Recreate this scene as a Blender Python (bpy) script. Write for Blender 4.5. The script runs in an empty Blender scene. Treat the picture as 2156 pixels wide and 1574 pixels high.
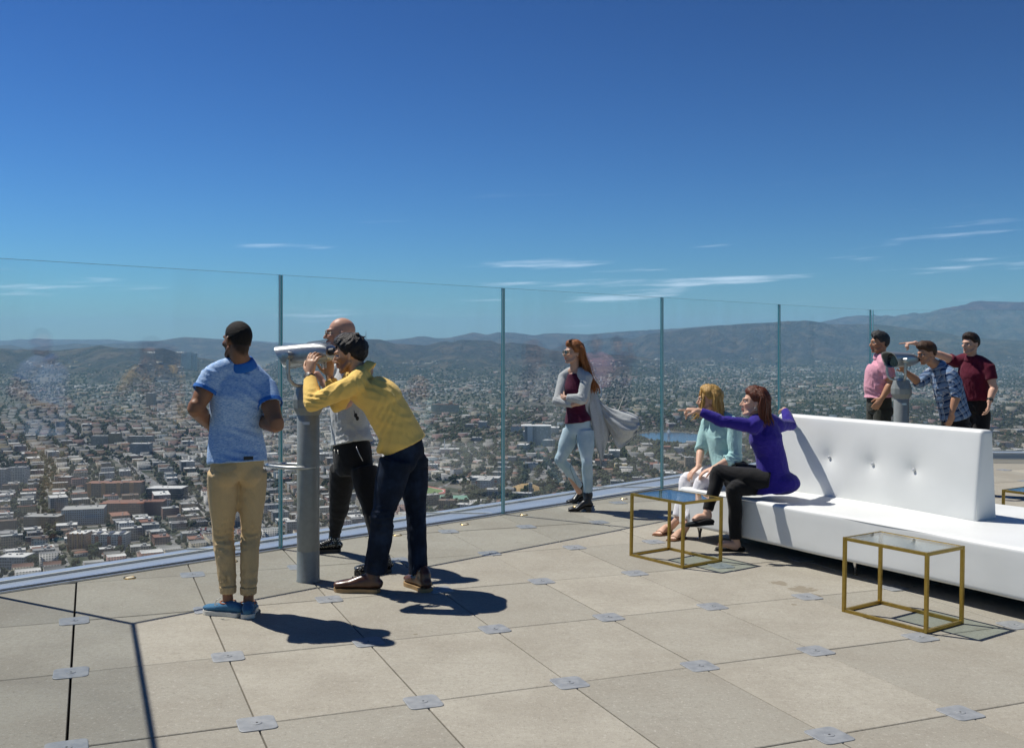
import bpy, bmesh, math, random
import numpy as np
from mathutils import Vector, Matrix

SC = bpy.context.scene
COL = SC.collection
F_PX, CAM_H, TILT = 2103.0, 1.65, 0.0152      # focal length in photo pixels, eye height, drainage fall of the floor
CITY_Z = -285.0
CLOUD_SEED = 13.3
HAZE_DENSITY = 3.0e-5

# ------------------------------------------------------------------ camera
cam = bpy.data.cameras.new('camera')
cam.sensor_width = 36.0
cam.lens = 36.0 * F_PX / 2156.0
cam.shift_y = -58.0 / 2156.0
cam.clip_start, cam.clip_end = 0.1, 120000.0
cam_o = bpy.data.objects.new('camera', cam)
cam_o.location = (0, 0, CAM_H)
cam_o.rotation_euler = (math.radians(90), 0, 0)
COL.objects.link(cam_o)
SC.camera = cam_o

# ------------------------------------------------------------------ sky, sun, exposure
SUN_EL = math.radians(59.0)
SUN_AZ = math.atan2(-0.885, 0.465)            # compass angle from +Y towards +X
world = bpy.data.worlds.new('World')
SC.world = world
world.use_nodes = True
wn, wl = world.node_tree.nodes, world.node_tree.links
wn.clear()
w_out = wn.new('ShaderNodeOutputWorld')
w_bg = wn.new('ShaderNodeBackground')
w_bg.inputs['Strength'].default_value = 0.88
sky = wn.new('ShaderNodeTexSky')
sky.sky_type = 'NISHITA'
sky.sun_disc = False
sky.sun_elevation = SUN_EL
sky.sun_rotation = SUN_AZ
sky.altitude = 400
sky.air_density = 1.0
sky.dust_density = 0.2
sky.ozone_density = 3.0
# thin high cloud wisps: noise stretched along the horizon, thinning out with height
w_tc = wn.new('ShaderNodeTexCoord')
w_sep = wn.new('ShaderNodeSeparateXYZ')
wl.new(w_tc.outputs['Generated'], w_sep.inputs[0])
def wmath(op, a, b=None, c=None):
    n = wn.new('ShaderNodeMath'); n.operation = op
    for i, v in enumerate((a, b, c)):
        if v is None: continue
        if isinstance(v, (int, float)): n.inputs[i].default_value = v
        else: wl.new(v, n.inputs[i])
    return n.outputs[0]
w_az = wmath('ARCTAN2', w_sep.outputs['X'], w_sep.outputs['Y'])
w_el = wmath('ARCSINE', w_sep.outputs['Z'])
w_slant = wmath('ADD', w_el, wmath('MULTIPLY', w_az, -0.035))
w_cmb = wn.new('ShaderNodeCombineXYZ')
wl.new(wmath('MULTIPLY', w_az, 4.2), w_cmb.inputs[0])
wl.new(wmath('MULTIPLY', w_slant, 62.0), w_cmb.inputs[1])
w_cmb.inputs[2].default_value = CLOUD_SEED
w_noise = wn.new('ShaderNodeTexNoise')
w_noise.inputs['Scale'].default_value = 1.0
w_noise.inputs['Detail'].default_value = 5.0
w_noise.inputs['Roughness'].default_value = 0.55
wl.new(w_cmb.outputs[0], w_noise.inputs['Vector'])
w_ramp = wn.new('ShaderNodeMapRange')
w_ramp.interpolation_type = 'SMOOTHSTEP'
w_ramp.inputs['From Min'].default_value = 0.60
w_ramp.inputs['From Max'].default_value = 0.73
wl.new(w_noise.outputs['Fac'], w_ramp.inputs['Value'])
w_low = wn.new('ShaderNodeMapRange')
w_low.interpolation_type = 'SMOOTHSTEP'
w_low.inputs['From Min'].default_value = 0.17
w_low.inputs['From Max'].default_value = 0.02
wl.new(w_el, w_low.inputs['Value'])
w_fac = wmath('MULTIPLY', w_ramp.outputs[0], w_low.outputs[0])
w_fac = wmath('MULTIPLY', w_fac, wmath('MULTIPLY', wmath('GREATER_THAN', w_el, 0.0), 0.62))
w_mix = wn.new('ShaderNodeMix'); w_mix.data_type = 'RGBA'
w_tint = wn.new('ShaderNodeMix'); w_tint.data_type = 'RGBA'; w_tint.blend_type = 'MULTIPLY'
w_tint.inputs['Factor'].default_value = 1.0
wl.new(sky.outputs[0], w_tint.inputs['A'])
w_tint.inputs['B'].default_value = (0.071, 0.097, 0.109, 1)     # the polarised, deeper blue of the photograph
wl.new(w_fac, w_mix.inputs['Factor'])
w_gam = wn.new('ShaderNodeGamma'); w_gam.inputs['Gamma'].default_value = 1.9      # sky contrast of a polarising filter, all round
wl.new(w_tint.outputs['Result'], w_gam.inputs['Color'])
wl.new(w_gam.outputs[0], w_mix.inputs['A'])
w_mix.inputs['B'].default_value = (1.25, 1.42, 1.60, 1)
wl.new(w_mix.outputs['Result'], w_bg.inputs['Color'])
wl.new(w_bg.outputs[0], w_out.inputs[0])

sun = bpy.data.lights.new('sun', 'SUN')
sun.energy = 4.9
sun.angle = math.radians(0.53)
sun.color = (1.0, 0.955, 0.88)
sun_o = bpy.data.objects.new('sun', sun)
_sd = Vector((0.885 * math.cos(SUN_EL), -0.465 * math.cos(SUN_EL), -math.sin(SUN_EL)))
sun_o.rotation_euler = _sd.to_track_quat('-Z', 'Y').to_euler()
sun_o.location = (-6, 4, 12)
COL.objects.link(sun_o)

SC.view_settings.view_transform = 'Standard'
SC.view_settings.look = 'None'
SC.view_settings.gamma = 1.0
SC.view_settings.exposure = 0.15
SC.view_settings.use_curve_mapping = False
SC.render.engine = 'CYCLES'
SC.cycles.max_bounces = 8
SC.cycles.diffuse_bounces = 3
SC.cycles.glossy_bounces = 4
SC.cycles.transmission_bounces = 6
SC.cycles.transparent_max_bounces = 24
SC.cycles.volume_bounces = 1
SC.cycles.caustics_reflective = False
SC.cycles.caustics_refractive = False
SC.cycles.use_denoising = True

# ------------------------------------------------------------------ small helpers
def tag(o, label=None, cat=None, group=None, kind=None):
    if label: o['label'] = label
    if cat: o['category'] = cat
    if group: o['group'] = group
    if kind: o['kind'] = kind
    return o

def obj(name, me, parent=None, mat=None):
    o = bpy.data.objects.new(name, me)
    COL.objects.link(o)
    if parent is not None: o.parent = parent
    if mat is not None and me is not None:
        if not me.materials: me.materials.append(mat)
    return o

def empty(name, loc=(0, 0, 0), rz=0.0):
    o = bpy.data.objects.new(name, None)
    o.empty_display_size = 0.1
    o.location = loc; o.rotation_euler = (0, 0, rz)
    COL.objects.link(o)
    return o

def ray(px, py, Y):
    """point at depth Y on the line of sight of a photo pixel"""
    return Vector(((px - 1078.0) / F_PX * Y, Y, CAM_H + (729.0 - py) / F_PX * Y))

def floor_z(x): return -TILT * x

def floor_turn(rz):
    """rotation of something that stands on the sloping floor"""
    return (Matrix.Rotation(math.atan(TILT), 3, 'Y') @ Matrix.Rotation(rz, 3, 'Z')).to_euler()

def on_floor(px, py):
    dx, dz = (px - 1078.0) / F_PX, (729.0 - py) / F_PX
    t = -CAM_H / (dz + TILT * dx)
    return Vector((dx * t, t, CAM_H + dz * t))

class MB:
    """collects simple solids, then links them as one mesh object"""
    def __init__(s): s.v = []; s.f = []; s.m = []
    def add(s, vs, fs, mi=0):
        o = len(s.v); s.v += [tuple(v) for v in vs]; s.f += [tuple(i + o for i in f) for f in fs]; s.m += [mi] * len(fs)
    def box(s, c, d, M=None, mi=0):
        x, y, z = d[0] / 2, d[1] / 2, d[2] / 2
        vs = [Vector((sx * x, sy * y, sz * z)) for sz in (-1, 1) for sx, sy in ((-1, -1), (1, -1), (1, 1), (-1, 1))]
        vs = [(M @ v if M else v) + Vector(c) for v in vs]
        s.add(vs, [(3, 2, 1, 0), (4, 5, 6, 7), (0, 1, 5, 4), (1, 2, 6, 5), (2, 3, 7, 6), (3, 0, 4, 7)], mi)
    def prism(s, poly, z0, z1, mi=0):
        n = len(poly)
        vs = [(p[0], p[1], z0) for p in poly] + [(p[0], p[1], z1) for p in poly]
        s.add(vs, [tuple(range(n - 1, -1, -1)), tuple(range(n, 2 * n))] + [(i, (i + 1) % n, n + (i + 1) % n, n + i) for i in range(n)], mi)
    def bar(s, a, b, w, h, up=(0, 0, 1), mi=0):
        a, b = Vector(a), Vector(b); t = (b - a).normalized(); u = Vector(up)
        r = t.cross(u).normalized(); u = r.cross(t)
        vs = [p + r * sx * w / 2 + u * sy * h / 2 for p in (a, b) for sx, sy in ((-1, -1), (1, -1), (1, 1), (-1, 1))]
        s.add(vs, [(0, 1, 2, 3), (7, 6, 5, 4), (0, 4, 5, 1), (1, 5, 6, 2), (2, 6, 7, 3), (3, 7, 4, 0)], mi)
    def tube(s, pts, rad, n=10, cap=True, mi=0, flat=1.0, side=None):
        """swept round (or flattened) tube; rad is a number or one per point"""
        P = [Vector(p) for p in pts]; k = len(P)
        R = [rad] * k if isinstance(rad, (int, float)) else list(rad)
        vs = []; ref = Vector(side) if side is not None else None
        for i in range(k):
            t = (P[min(i + 1, k - 1)] - P[max(i - 1, 0)]).normalized()
            if ref is None: ref = t.orthogonal()
            x = (ref - t * ref.dot(t))
            x = x.normalized() if x.length > 1e-6 else t.orthogonal().normalized()
            ref = x; y = t.cross(x)
            for j in range(n):
                a = 2 * math.pi * j / n
                vs.append(P[i] + x * math.cos(a) * R[i] + y * math.sin(a) * R[i] * flat)
        fs = [(i * n + j, i * n + (j + 1) % n, (i + 1) * n + (j + 1) % n, (i + 1) * n + j) for i in range(k - 1) for j in range(n)]
        if cap: fs += [tuple(range(n - 1, -1, -1)), tuple(range((k - 1) * n, k * n))]
        s.add(vs, fs, mi)
    def lathe(s, prof, n=24, c=(0, 0, 0), M=None, mi=0):
        vs = []
        for r, z in prof:
            for j in range(n):
                a = 2 * math.pi * j / n; v = Vector((r * math.cos(a), r * math.sin(a), z))
                vs.append((M @ v if M else v) + Vector(c))
        k = len(prof)
        fs = [(i * n + j, i * n + (j + 1) % n, (i + 1) * n + (j + 1) % n, (i + 1) * n + j) for i in range(k - 1) for j in range(n)]
        fs += [tuple(range(n - 1, -1, -1)), tuple(range((k - 1) * n, k * n))]
        s.add(vs, fs, mi)
    def mesh(s, name, mats=None, smooth=False, bevel=0.0, seg=2):
        me = bpy.data.meshes.new(name)
        me.from_pydata(s.v, [], s.f)
        if mats:
            for m in (mats if isinstance(mats, (list, tuple)) else [mats]): me.materials.append(m)
        me.polygons.foreach_set('material_index', s.m)
        if bevel:
            bm = bmesh.new(); bm.from_mesh(me)
            es = [e for e in bm.edges if len(e.link_faces) == 2 and e.calc_face_angle(0) > 0.5]
            bmesh.ops.bevel(bm, geom=es, offset=bevel, segments=seg, affect='EDGES', profile=0.5, clamp_overlap=True)
            bm.to_mesh(me); bm.free()
        if smooth:
            me.polygons.foreach_set('use_smooth', [True] * len(me.polygons))
            if smooth != 'all':
                me.set_sharp_from_angle(angle=math.radians(40))
        me.update()
        return me
    def build(s, name, mats=None, parent=None, **kw):
        return obj(name, s.mesh(name, mats, **kw), parent)

# ------------------------------------------------------------------ materials
MATS = {}
class NT:
    def __init__(s, name):
        s.m = bpy.data.materials.new(name); s.m.use_nodes = True
        s.n = s.m.node_tree.nodes; s.l = s.m.node_tree.links
        s.b = s.n['Principled BSDF']; s.out = s.n['Material Output']
        MATS[name] = s.m
    def put(s, sock, v):
        if isinstance(v, bpy.types.NodeSocket): s.l.new(v, sock)
        elif isinstance(v, (tuple, list)) and len(v) == 3 and sock.type == 'RGBA': sock.default_value = (*v, 1)
        else: sock.default_value = v
    def node(s, t, **kw):
        n = s.n.new(t)
        for k, v in kw.items(): setattr(n, k, v)
        return n
    def coord(s, which='Object'):
        return s.node('ShaderNodeTexCoord').outputs[which]
    def map(s, vec, scale=(1, 1, 1), rot=(0, 0, 0), loc=(0, 0, 0)):
        n = s.node('ShaderNodeMapping'); s.put(n.inputs['Vector'], vec)
        n.inputs['Scale'].default_value = scale; n.inputs['Rotation'].default_value = rot; n.inputs['Location'].default_value = loc
        return n.outputs[0]
    def noise(s, vec, scale, detail=3.0, rough=0.55, dist=0.0, out='Fac'):
        n = s.node('ShaderNodeTexNoise'); s.put(n.inputs['Vector'], vec)
        n.inputs['Scale'].default_value = scale; n.inputs['Detail'].default_value = detail
        n.inputs['Roughness'].default_value = rough; n.inputs['Distortion'].default_value = dist
        return n.outputs[out]
    def voro(s, vec, scale, out='Distance', feature='F1'):
        n = s.node('ShaderNodeTexVoronoi', feature=feature); s.put(n.inputs['Vector'], vec)
        n.inputs['Scale'].default_value = scale
        return n.outputs[out]
    def ramp(s, fac, lo, hi, a=0.0, b=1.0, smooth=True):
        n = s.node('ShaderNodeMapRange', interpolation_type='SMOOTHSTEP' if smooth else 'LINEAR')
        s.put(n.inputs['Value'], fac)
        n.inputs['From Min'].default_value = lo; n.inputs['From Max'].default_value = hi
        n.inputs['To Min'].default_value = a; n.inputs['To Max'].default_value = b
        return n.outputs[0]
    def mix(s, fac, a, b, mode='MIX'):
        n = s.node('ShaderNodeMix', data_type='RGBA', blend_type=mode)
        s.put(n.inputs['Factor'], fac); s.put(n.inputs['A'], a); s.put(n.inputs['B'], b)
        return n.outputs['Result']
    def math(s, op, a, b=0.0, c=0.0):
        n = s.node('ShaderNodeMath', operation=op)
        for i, v in enumerate((a, b, c)): s.put(n.inputs[i], v)
        return n.outputs[0]
    def vmath(s, op, a, b=(0, 0, 0)):
        n = s.node('ShaderNodeVectorMath', operation=op); s.put(n.inputs[0], a)
        if isinstance(b, bpy.types.NodeSocket): s.l.new(b, n.inputs[1])
        else: n.inputs[1].default_value = b
        return n.outputs['Value'] if op in ('DOT_PRODUCT', 'LENGTH') else n.outputs[0]
    def bump(s, h, strength=0.3, dist=0.01):
        n = s.node('ShaderNodeBump'); s.put(n.inputs['Height'], h)
        n.inputs['Strength'].default_value = strength; n.inputs['Distance'].default_value = dist
        s.l.new(n.outputs[0], s.b.inputs['Normal'])
    def set(s, color=None, rough=None, metal=None, spec=None, **kw):
        if color is not None: s.put(s.b.inputs['Base Color'], color)
        if rough is not None: s.put(s.b.inputs['Roughness'], rough)
        if metal is not None: s.put(s.b.inputs['Metallic'], metal)
        if spec is not None: s.put(s.b.inputs['Specular IOR Level'], spec)
        for k, v in kw.items(): s.put(s.b.inputs[k], v)
        return s.m
    def attr(s, name, out='Color'):
        n = s.node('ShaderNodeAttribute'); n.attribute_name = name
        return n.outputs[out]
    def rnd(s): return s.node('ShaderNodeObjectInfo').outputs['Random']

def plain(name, color, rough=0.6, metal=0.0, var=0.06, scale=40.0, bump=0.0, spec=None):
    t = NT(name); c = t.coord()
    n = t.noise(c, scale, 3)
    t.set(t.mix(t.ramp(n, 0.3, 0.7), tuple(v * (1 - var) for v in color), tuple(min(1, v * (1 + var)) for v in color)), t.ramp(n, 0.2, 0.8, rough * 0.9, min(1, rough * 1.1)), metal, spec)
    if bump: t.bump(n, bump, 0.005)
    return t.m
# ================================================================== the land far below: terrain, city, hills
rng = np.random.default_rng(11)

def _hash(ix, iy, s):
    h = (ix.astype(np.int64) * 374761393 + iy.astype(np.int64) * 668265263 + s * 974634777) & 0x7fffffff
    h = ((h ^ (h >> 13)) * 1274126177) & 0x7fffffff
    return ((h ^ (h >> 16)) & 0xffff) / 65535.0

def vnoise(x, y, s=0):
    ix, iy = np.floor(x), np.floor(y); fx, fy = x - ix, y - iy
    u, v = fx * fx * (3 - 2 * fx), fy * fy * (3 - 2 * fy)
    a, b = _hash(ix, iy, s), _hash(ix + 1, iy, s); c, d = _hash(ix, iy + 1, s), _hash(ix + 1, iy + 1, s)
    return (a * (1 - u) + b * u) * (1 - v) + (c * (1 - u) + d * u) * v

def fbm(x, y, o=4, s=0):
    t, a, n = 0, 1.0, 0
    for k in range(o):
        t = t + a * vnoise(x * 2 ** k, y * 2 ** k, s + k); n += a; a *= 0.5
    return t / n

def ridged(x, y, o=5, s=0):
    t, a, n = 0, 1.0, 0
    for k in range(o):
        t = t + a * (1 - np.abs(2 * vnoise(x * 2 ** k, y * 2 ** k, s + k) - 1)); n += a; a *= 0.55
    return t / n

# crest distance, front slope length, back slope length, skyline of the crest as (column, row) seen from the terrace
RIDGES = [
    (9200, 1900, 2500, [(-900, 742), (-300, 738), (0, 733), (60, 735), (110, 738), (170, 731), (200, 727), (210, 724), (222, 727), (250, 732), (300, 733), (345, 733), (372, 741), (420, 752), (480, 762), (600, 790), (700, 840), (3000, 900)]),
    (10500, 3300, 2600, [(-900, 900), (480, 900), (560, 775), (600, 748), (625, 733), (650, 719), (690, 714), (760, 713), (800, 714), (830, 723), (870, 725), (900, 726), (925, 719), (943, 717), (950, 721), (967, 714.5), (1035, 717), (1053, 724), (1075, 720), (1128, 726), (1160, 736), (1200, 741), (1260, 744), (1330, 748), (1390, 757), (1425, 775), (1480, 830), (1600, 900), (3000, 900)]),
    (14500, 3800, 4000, [(-900, 900), (900, 900), (1000, 790), (1100, 752), (1150, 738), (1185, 726), (1240, 716), (1296, 709), (1329, 712), (1360, 704), (1396, 700), (1450, 692), (1518, 685), (1574, 680), (1638, 678.5), (1682, 674.5), (1741, 682), (1780, 683), (1842, 682), (1880, 686), (1922, 692), (1976, 697), (2029, 709), (2156, 717), (2400, 735), (3000, 780)]),
    (24000, 7000, 5000, [(-900, 900), (1350, 900), (1480, 760), (1600, 700), (1680, 687), (1721, 679), (1783, 666), (1833, 664), (1885, 665), (1897, 661), (1922, 661), (1958, 657), (1979, 650), (2029, 641), (2055, 632), (2080, 634), (2156, 636), (2300, 625), (2600, 640), (3000, 640)]),
    (21000, 4500, 4000, [(-900, 900), (480, 900), (640, 740), (720, 724), (800, 717), (850, 713), (893, 707), (923, 712), (950, 710), (969, 705), (998, 700), (1026, 704.5), (1047, 699), (1084, 700), (1126, 706), (1144, 702), (1175, 701), (1240, 703), (1296, 698), (1340, 695), (1420, 691), (1520, 684), (1700, 700), (1900, 760), (3000, 900)]),
    (19000, 4500, 4000, [(-900, 720), (-200, 722), (0, 727), (20, 725), (55, 733), (90, 729), (160, 722), (200, 725), (260, 722), (330, 718), (372, 711), (390, 709), (440, 712), (500, 716), (560, 721), (640, 732), (760, 760), (900, 830), (3000, 900)]),
    (30000, 6000, 5000, [(-900, 712), (0, 715), (70, 712), (130, 714), (225, 713.5), (270, 718), (330, 717), (450, 716), (540, 716), (620, 722), (700, 725), (800, 735), (1000, 780), (3000, 900)]),
]

LAKE = ((1415 - 1078.0) / F_PX * 3140.0, 3140.0)
def elev(x, y):
    x = np.asarray(x, float); y = np.asarray(y, float)
    yy = np.maximum(y, 50.0)
    px = 1078.0 + F_PX * x / yy
    z = np.zeros_like(yy)
    # low rolling hills on the right-hand side of the city
    k = np.clip((px - 930) / 300, 0, 1) * np.clip((yy - 2100) / 900, 0, 1) * np.clip((6500 - yy) / 1500, 0, 1)
    k = k * np.clip((np.sqrt(((x - LAKE[0]) * 1.4) ** 2 + (yy - LAKE[1]) ** 2) - 330) / 300, 0, 1)
    z = z + k * 46 * np.clip(fbm(x / 620.0 + 3, yy / 620.0, 3, 5) - 0.36, 0, 1) * 1.6
    for n, (yc, L, B, sk) in enumerate(RIDGES):
        cx = np.array([p[0] for p in sk], float); cy = np.array([p[1] for p in sk], float)
        yck = yc * (1 + 0.05 * (vnoise(px / 130.0, px * 0 + n, 20 + n) - 0.5))
        hc = np.maximum(CAM_H + yck * (729.0 - np.interp(px, cx, cy)) / F_PX - CITY_Z, 0)
        t = np.clip((yy - (yck - L)) / L, 0, 1)
        front = t ** 1.35
        back = np.clip(1 - (yy - yck) / B, 0, 1)
        p = np.where(yy < yck, front, back)
        sc = 520.0 * yc / 10000.0 + 300
        rn = ridged(x / sc + 7 * n, yy / (sc * 1.6), 5, 40 + n) - 0.62
        z = np.maximum(z, hc * np.clip(p + rn * 4.2 * p * np.clip(1 - p, 0, 1), 0, 1.0))
    return z + CITY_Z

def np_mesh(name, V, Fq, mats, fcol=None, smooth=False):
    """mesh from numpy: V (n,3), Fq (m,3|4), optional per-face colour attribute"""
    me = bpy.data.meshes.new(name)
    m, k = Fq.shape
    me.vertices.add(len(V)); me.vertices.foreach_set('co', V.astype(np.float32).ravel())
    me.loops.add(m * k); me.loops.foreach_set('vertex_index', Fq.astype(np.int32).ravel())
    me.polygons.add(m); me.polygons.foreach_set('loop_start', np.arange(0, m * k, k, dtype=np.int32))
    if smooth: me.polygons.foreach_set('use_smooth', np.ones(m, bool))
    for mt in mats: me.materials.append(mt)
    if fcol is not None:
        a = me.attributes.new('Col', 'FLOAT_COLOR', 'FACE')
        c = np.ones((m, 4), np.float32); c[:, :3] = fcol
        a.data.foreach_set('color', c.ravel())
    me.update(calc_edges=True); me.validate()
    return me

# --- land sheet
t = NT('land'); c = t.coord()
geo = t.node('ShaderNodeNewGeometry')
slope = t.vmath('DOT_PRODUCT', geo.outputs['Normal'], (0, 0, 1))
pos = geo.outputs['Position']
n1 = t.noise(pos, 0.004, 6, 0.62); n2 = t.noise(pos, 0.03, 4, 0.65); n3 = t.noise(pos, 0.0011, 3)
flat = t.mix(t.ramp(n2, 0.40, 0.60), (0.030, 0.040, 0.022), (0.13, 0.12, 0.10))
flat = t.mix(t.ramp(n1, 0.5, 0.68), flat, (0.10, 0.085, 0.055))
scrub = t.mix(t.ramp(n2, 0.38, 0.62), (0.014, 0.020, 0.016), (0.088, 0.070, 0.052))
scrub = t.mix(t.ramp(n1, 0.46, 0.62), t.mix(0.6, scrub, (0.012, 0.018, 0.016)), (0.10, 0.078, 0.054))
sepz = t.node('ShaderNodeSeparateXYZ'); t.l.new(pos, sepz.inputs[0])
hill = t.math('MAXIMUM', t.ramp(slope, 0.995, 0.972), t.ramp(sepz.outputs['Z'], CITY_Z + 40, CITY_Z + 110))
t.set(t.mix(hill, flat, scrub), 0.9, spec=0.1)
bmp = t.math('ADD', t.noise(pos, 0.0035, 6, 0.62), t.math('MULTIPLY', t.noise(pos, 0.016, 5, 0.65), 0.35))
t.bump(t.math('MULTIPLY', bmp, hill), 1.0, 210.0)
az = np.linspace(-0.76, 0.76, 441)
rr = np.concatenate([np.linspace(40, 900, 8, endpoint=False), np.geomspace(900, 7000, 90, endpoint=False), np.linspace(7000, 27000, 230, endpoint=False), np.linspace(27000, 42000, 30)])
AZ, RR = np.meshgrid(az, rr)
X, Yg = AZ * RR, RR
V = np.stack([X, Yg, elev(X, Yg)], -1).reshape(-1, 3)
na, nr = len(az), len(rr)
I = np.arange(na * nr).reshape(nr, na)
Fq = np.stack([I[:-1, :-1], I[:-1, 1:], I[1:, 1:], I[1:, :-1]], -1).reshape(-1, 4)
land = obj('terrain', np_mesh('terrain', V, Fq, [t.m], smooth=True)); tag(land, kind='structure')

# --- shared city materials
def city_mat(name, windows):
    t = NT(name); geo = t.node('ShaderNodeNewGeometry'); col = t.attr('Col')
    if windows:
        nrm, pos = geo.outputs['True Normal'], geo.outputs['Position']
        tang = t.vmath('CROSS_PRODUCT', nrm, (0, 0, 1))
        u = t.math('FRACT', t.math('DIVIDE', t.vmath('DOT_PRODUCT', tang, pos), 3.4))
        sp = t.node('ShaderNodeSeparateXYZ'); t.l.new(pos, sp.inputs[0])
        v = t.math('FRACT', t.math('DIVIDE', sp.outputs['Z'], 3.1))
        a = t.math('MULTIPLY', t.math('GREATER_THAN', u, 0.50), t.math('GREATER_THAN', v, 0.46))
        wall = t.math('LESS_THAN', t.math('ABSOLUTE', t.vmath('DOT_PRODUCT', nrm, (0, 0, 1))), 0.2)
        col = t.mix(t.math('MULTIPLY', a, wall), col, (0.05, 0.055, 0.06))
    n = t.noise(geo.outputs['Position'], 0.35, 3)
    t.set(t.mix(t.ramp(n, 0.3, 0.7), col, t.mix(0.16, col, (0.08, 0.075, 0.07))), 0.85, spec=0.2)
    return t.m
M_BLD = city_mat('city_render', True)
M_BLDP = city_mat('city_plaster', False)
t = NT('tree_mass'); geo = t.node('ShaderNodeNewGeometry')
nn = t.noise(geo.outputs['Position'], 0.45, 3, 0.7)
t.set(t.mix(t.ramp(nn, 0.35, 0.68), t.attr('Col'), t.mix(0.5, t.attr('Col'), (0.07, 0.078, 0.03))), 0.9, spec=0.15)
t.bump(nn, 1.0, 1.5); M_TREE = t.m
t = NT('city_glass'); t.set((0.035, 0.045, 0.055), 0.15, spec=0.6); M_WIN = t.m
M_ASPH = plain('asphalt_far', (0.17, 0.165, 0.16), 0.9, var=0.2, scale=0.05)
M_TRUNK = plain('bark_far', (0.11, 0.08, 0.055), 0.9)

WALLS = {'cream': (.60, .54, .42), 'white': (.72, .70, .66), 'tan': (.40, .30, .20), 'pink': (.56, .36, .32), 'grey': (.36, .37, .38), 'terracotta': (.36, .20, .145), 'pale blue': (.34, .43, .50), 'yellow': (.58, .46, .22), 'brown': (.25, .19, .15)}
WK = list(WALLS); WP = np.array([.24, .22, .17, .07, .14, .05, .03, .03, .05])
ROOFS = {'white': (.68, .67, .64), 'pale grey': (.42, .42, .40), 'grey': (.29, .29, .29), 'red tiled': (.29, .145, .10), 'brown': (.20, .145, .11)}
RK = list(ROOFS); RP = np.array([.27, .28, .22, .12, .11])

blds = []      # x, y, w, d, h, angle, wall, roof, hip
trees = []     # x, y, radius
KEEP = []      # clearings: x, y, radius
def gpix(px, py):
    Y = (CAM_H - CITY_Z) * F_PX / (py - 729.0)
    return (px - 1078.0) / F_PX * Y, Y
def clear(x, y, m=0):
    for a, b, r in KEEP:
        if (x - a) ** 2 + (y - b) ** 2 < (r + m) ** 2: return False
    return True

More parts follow.
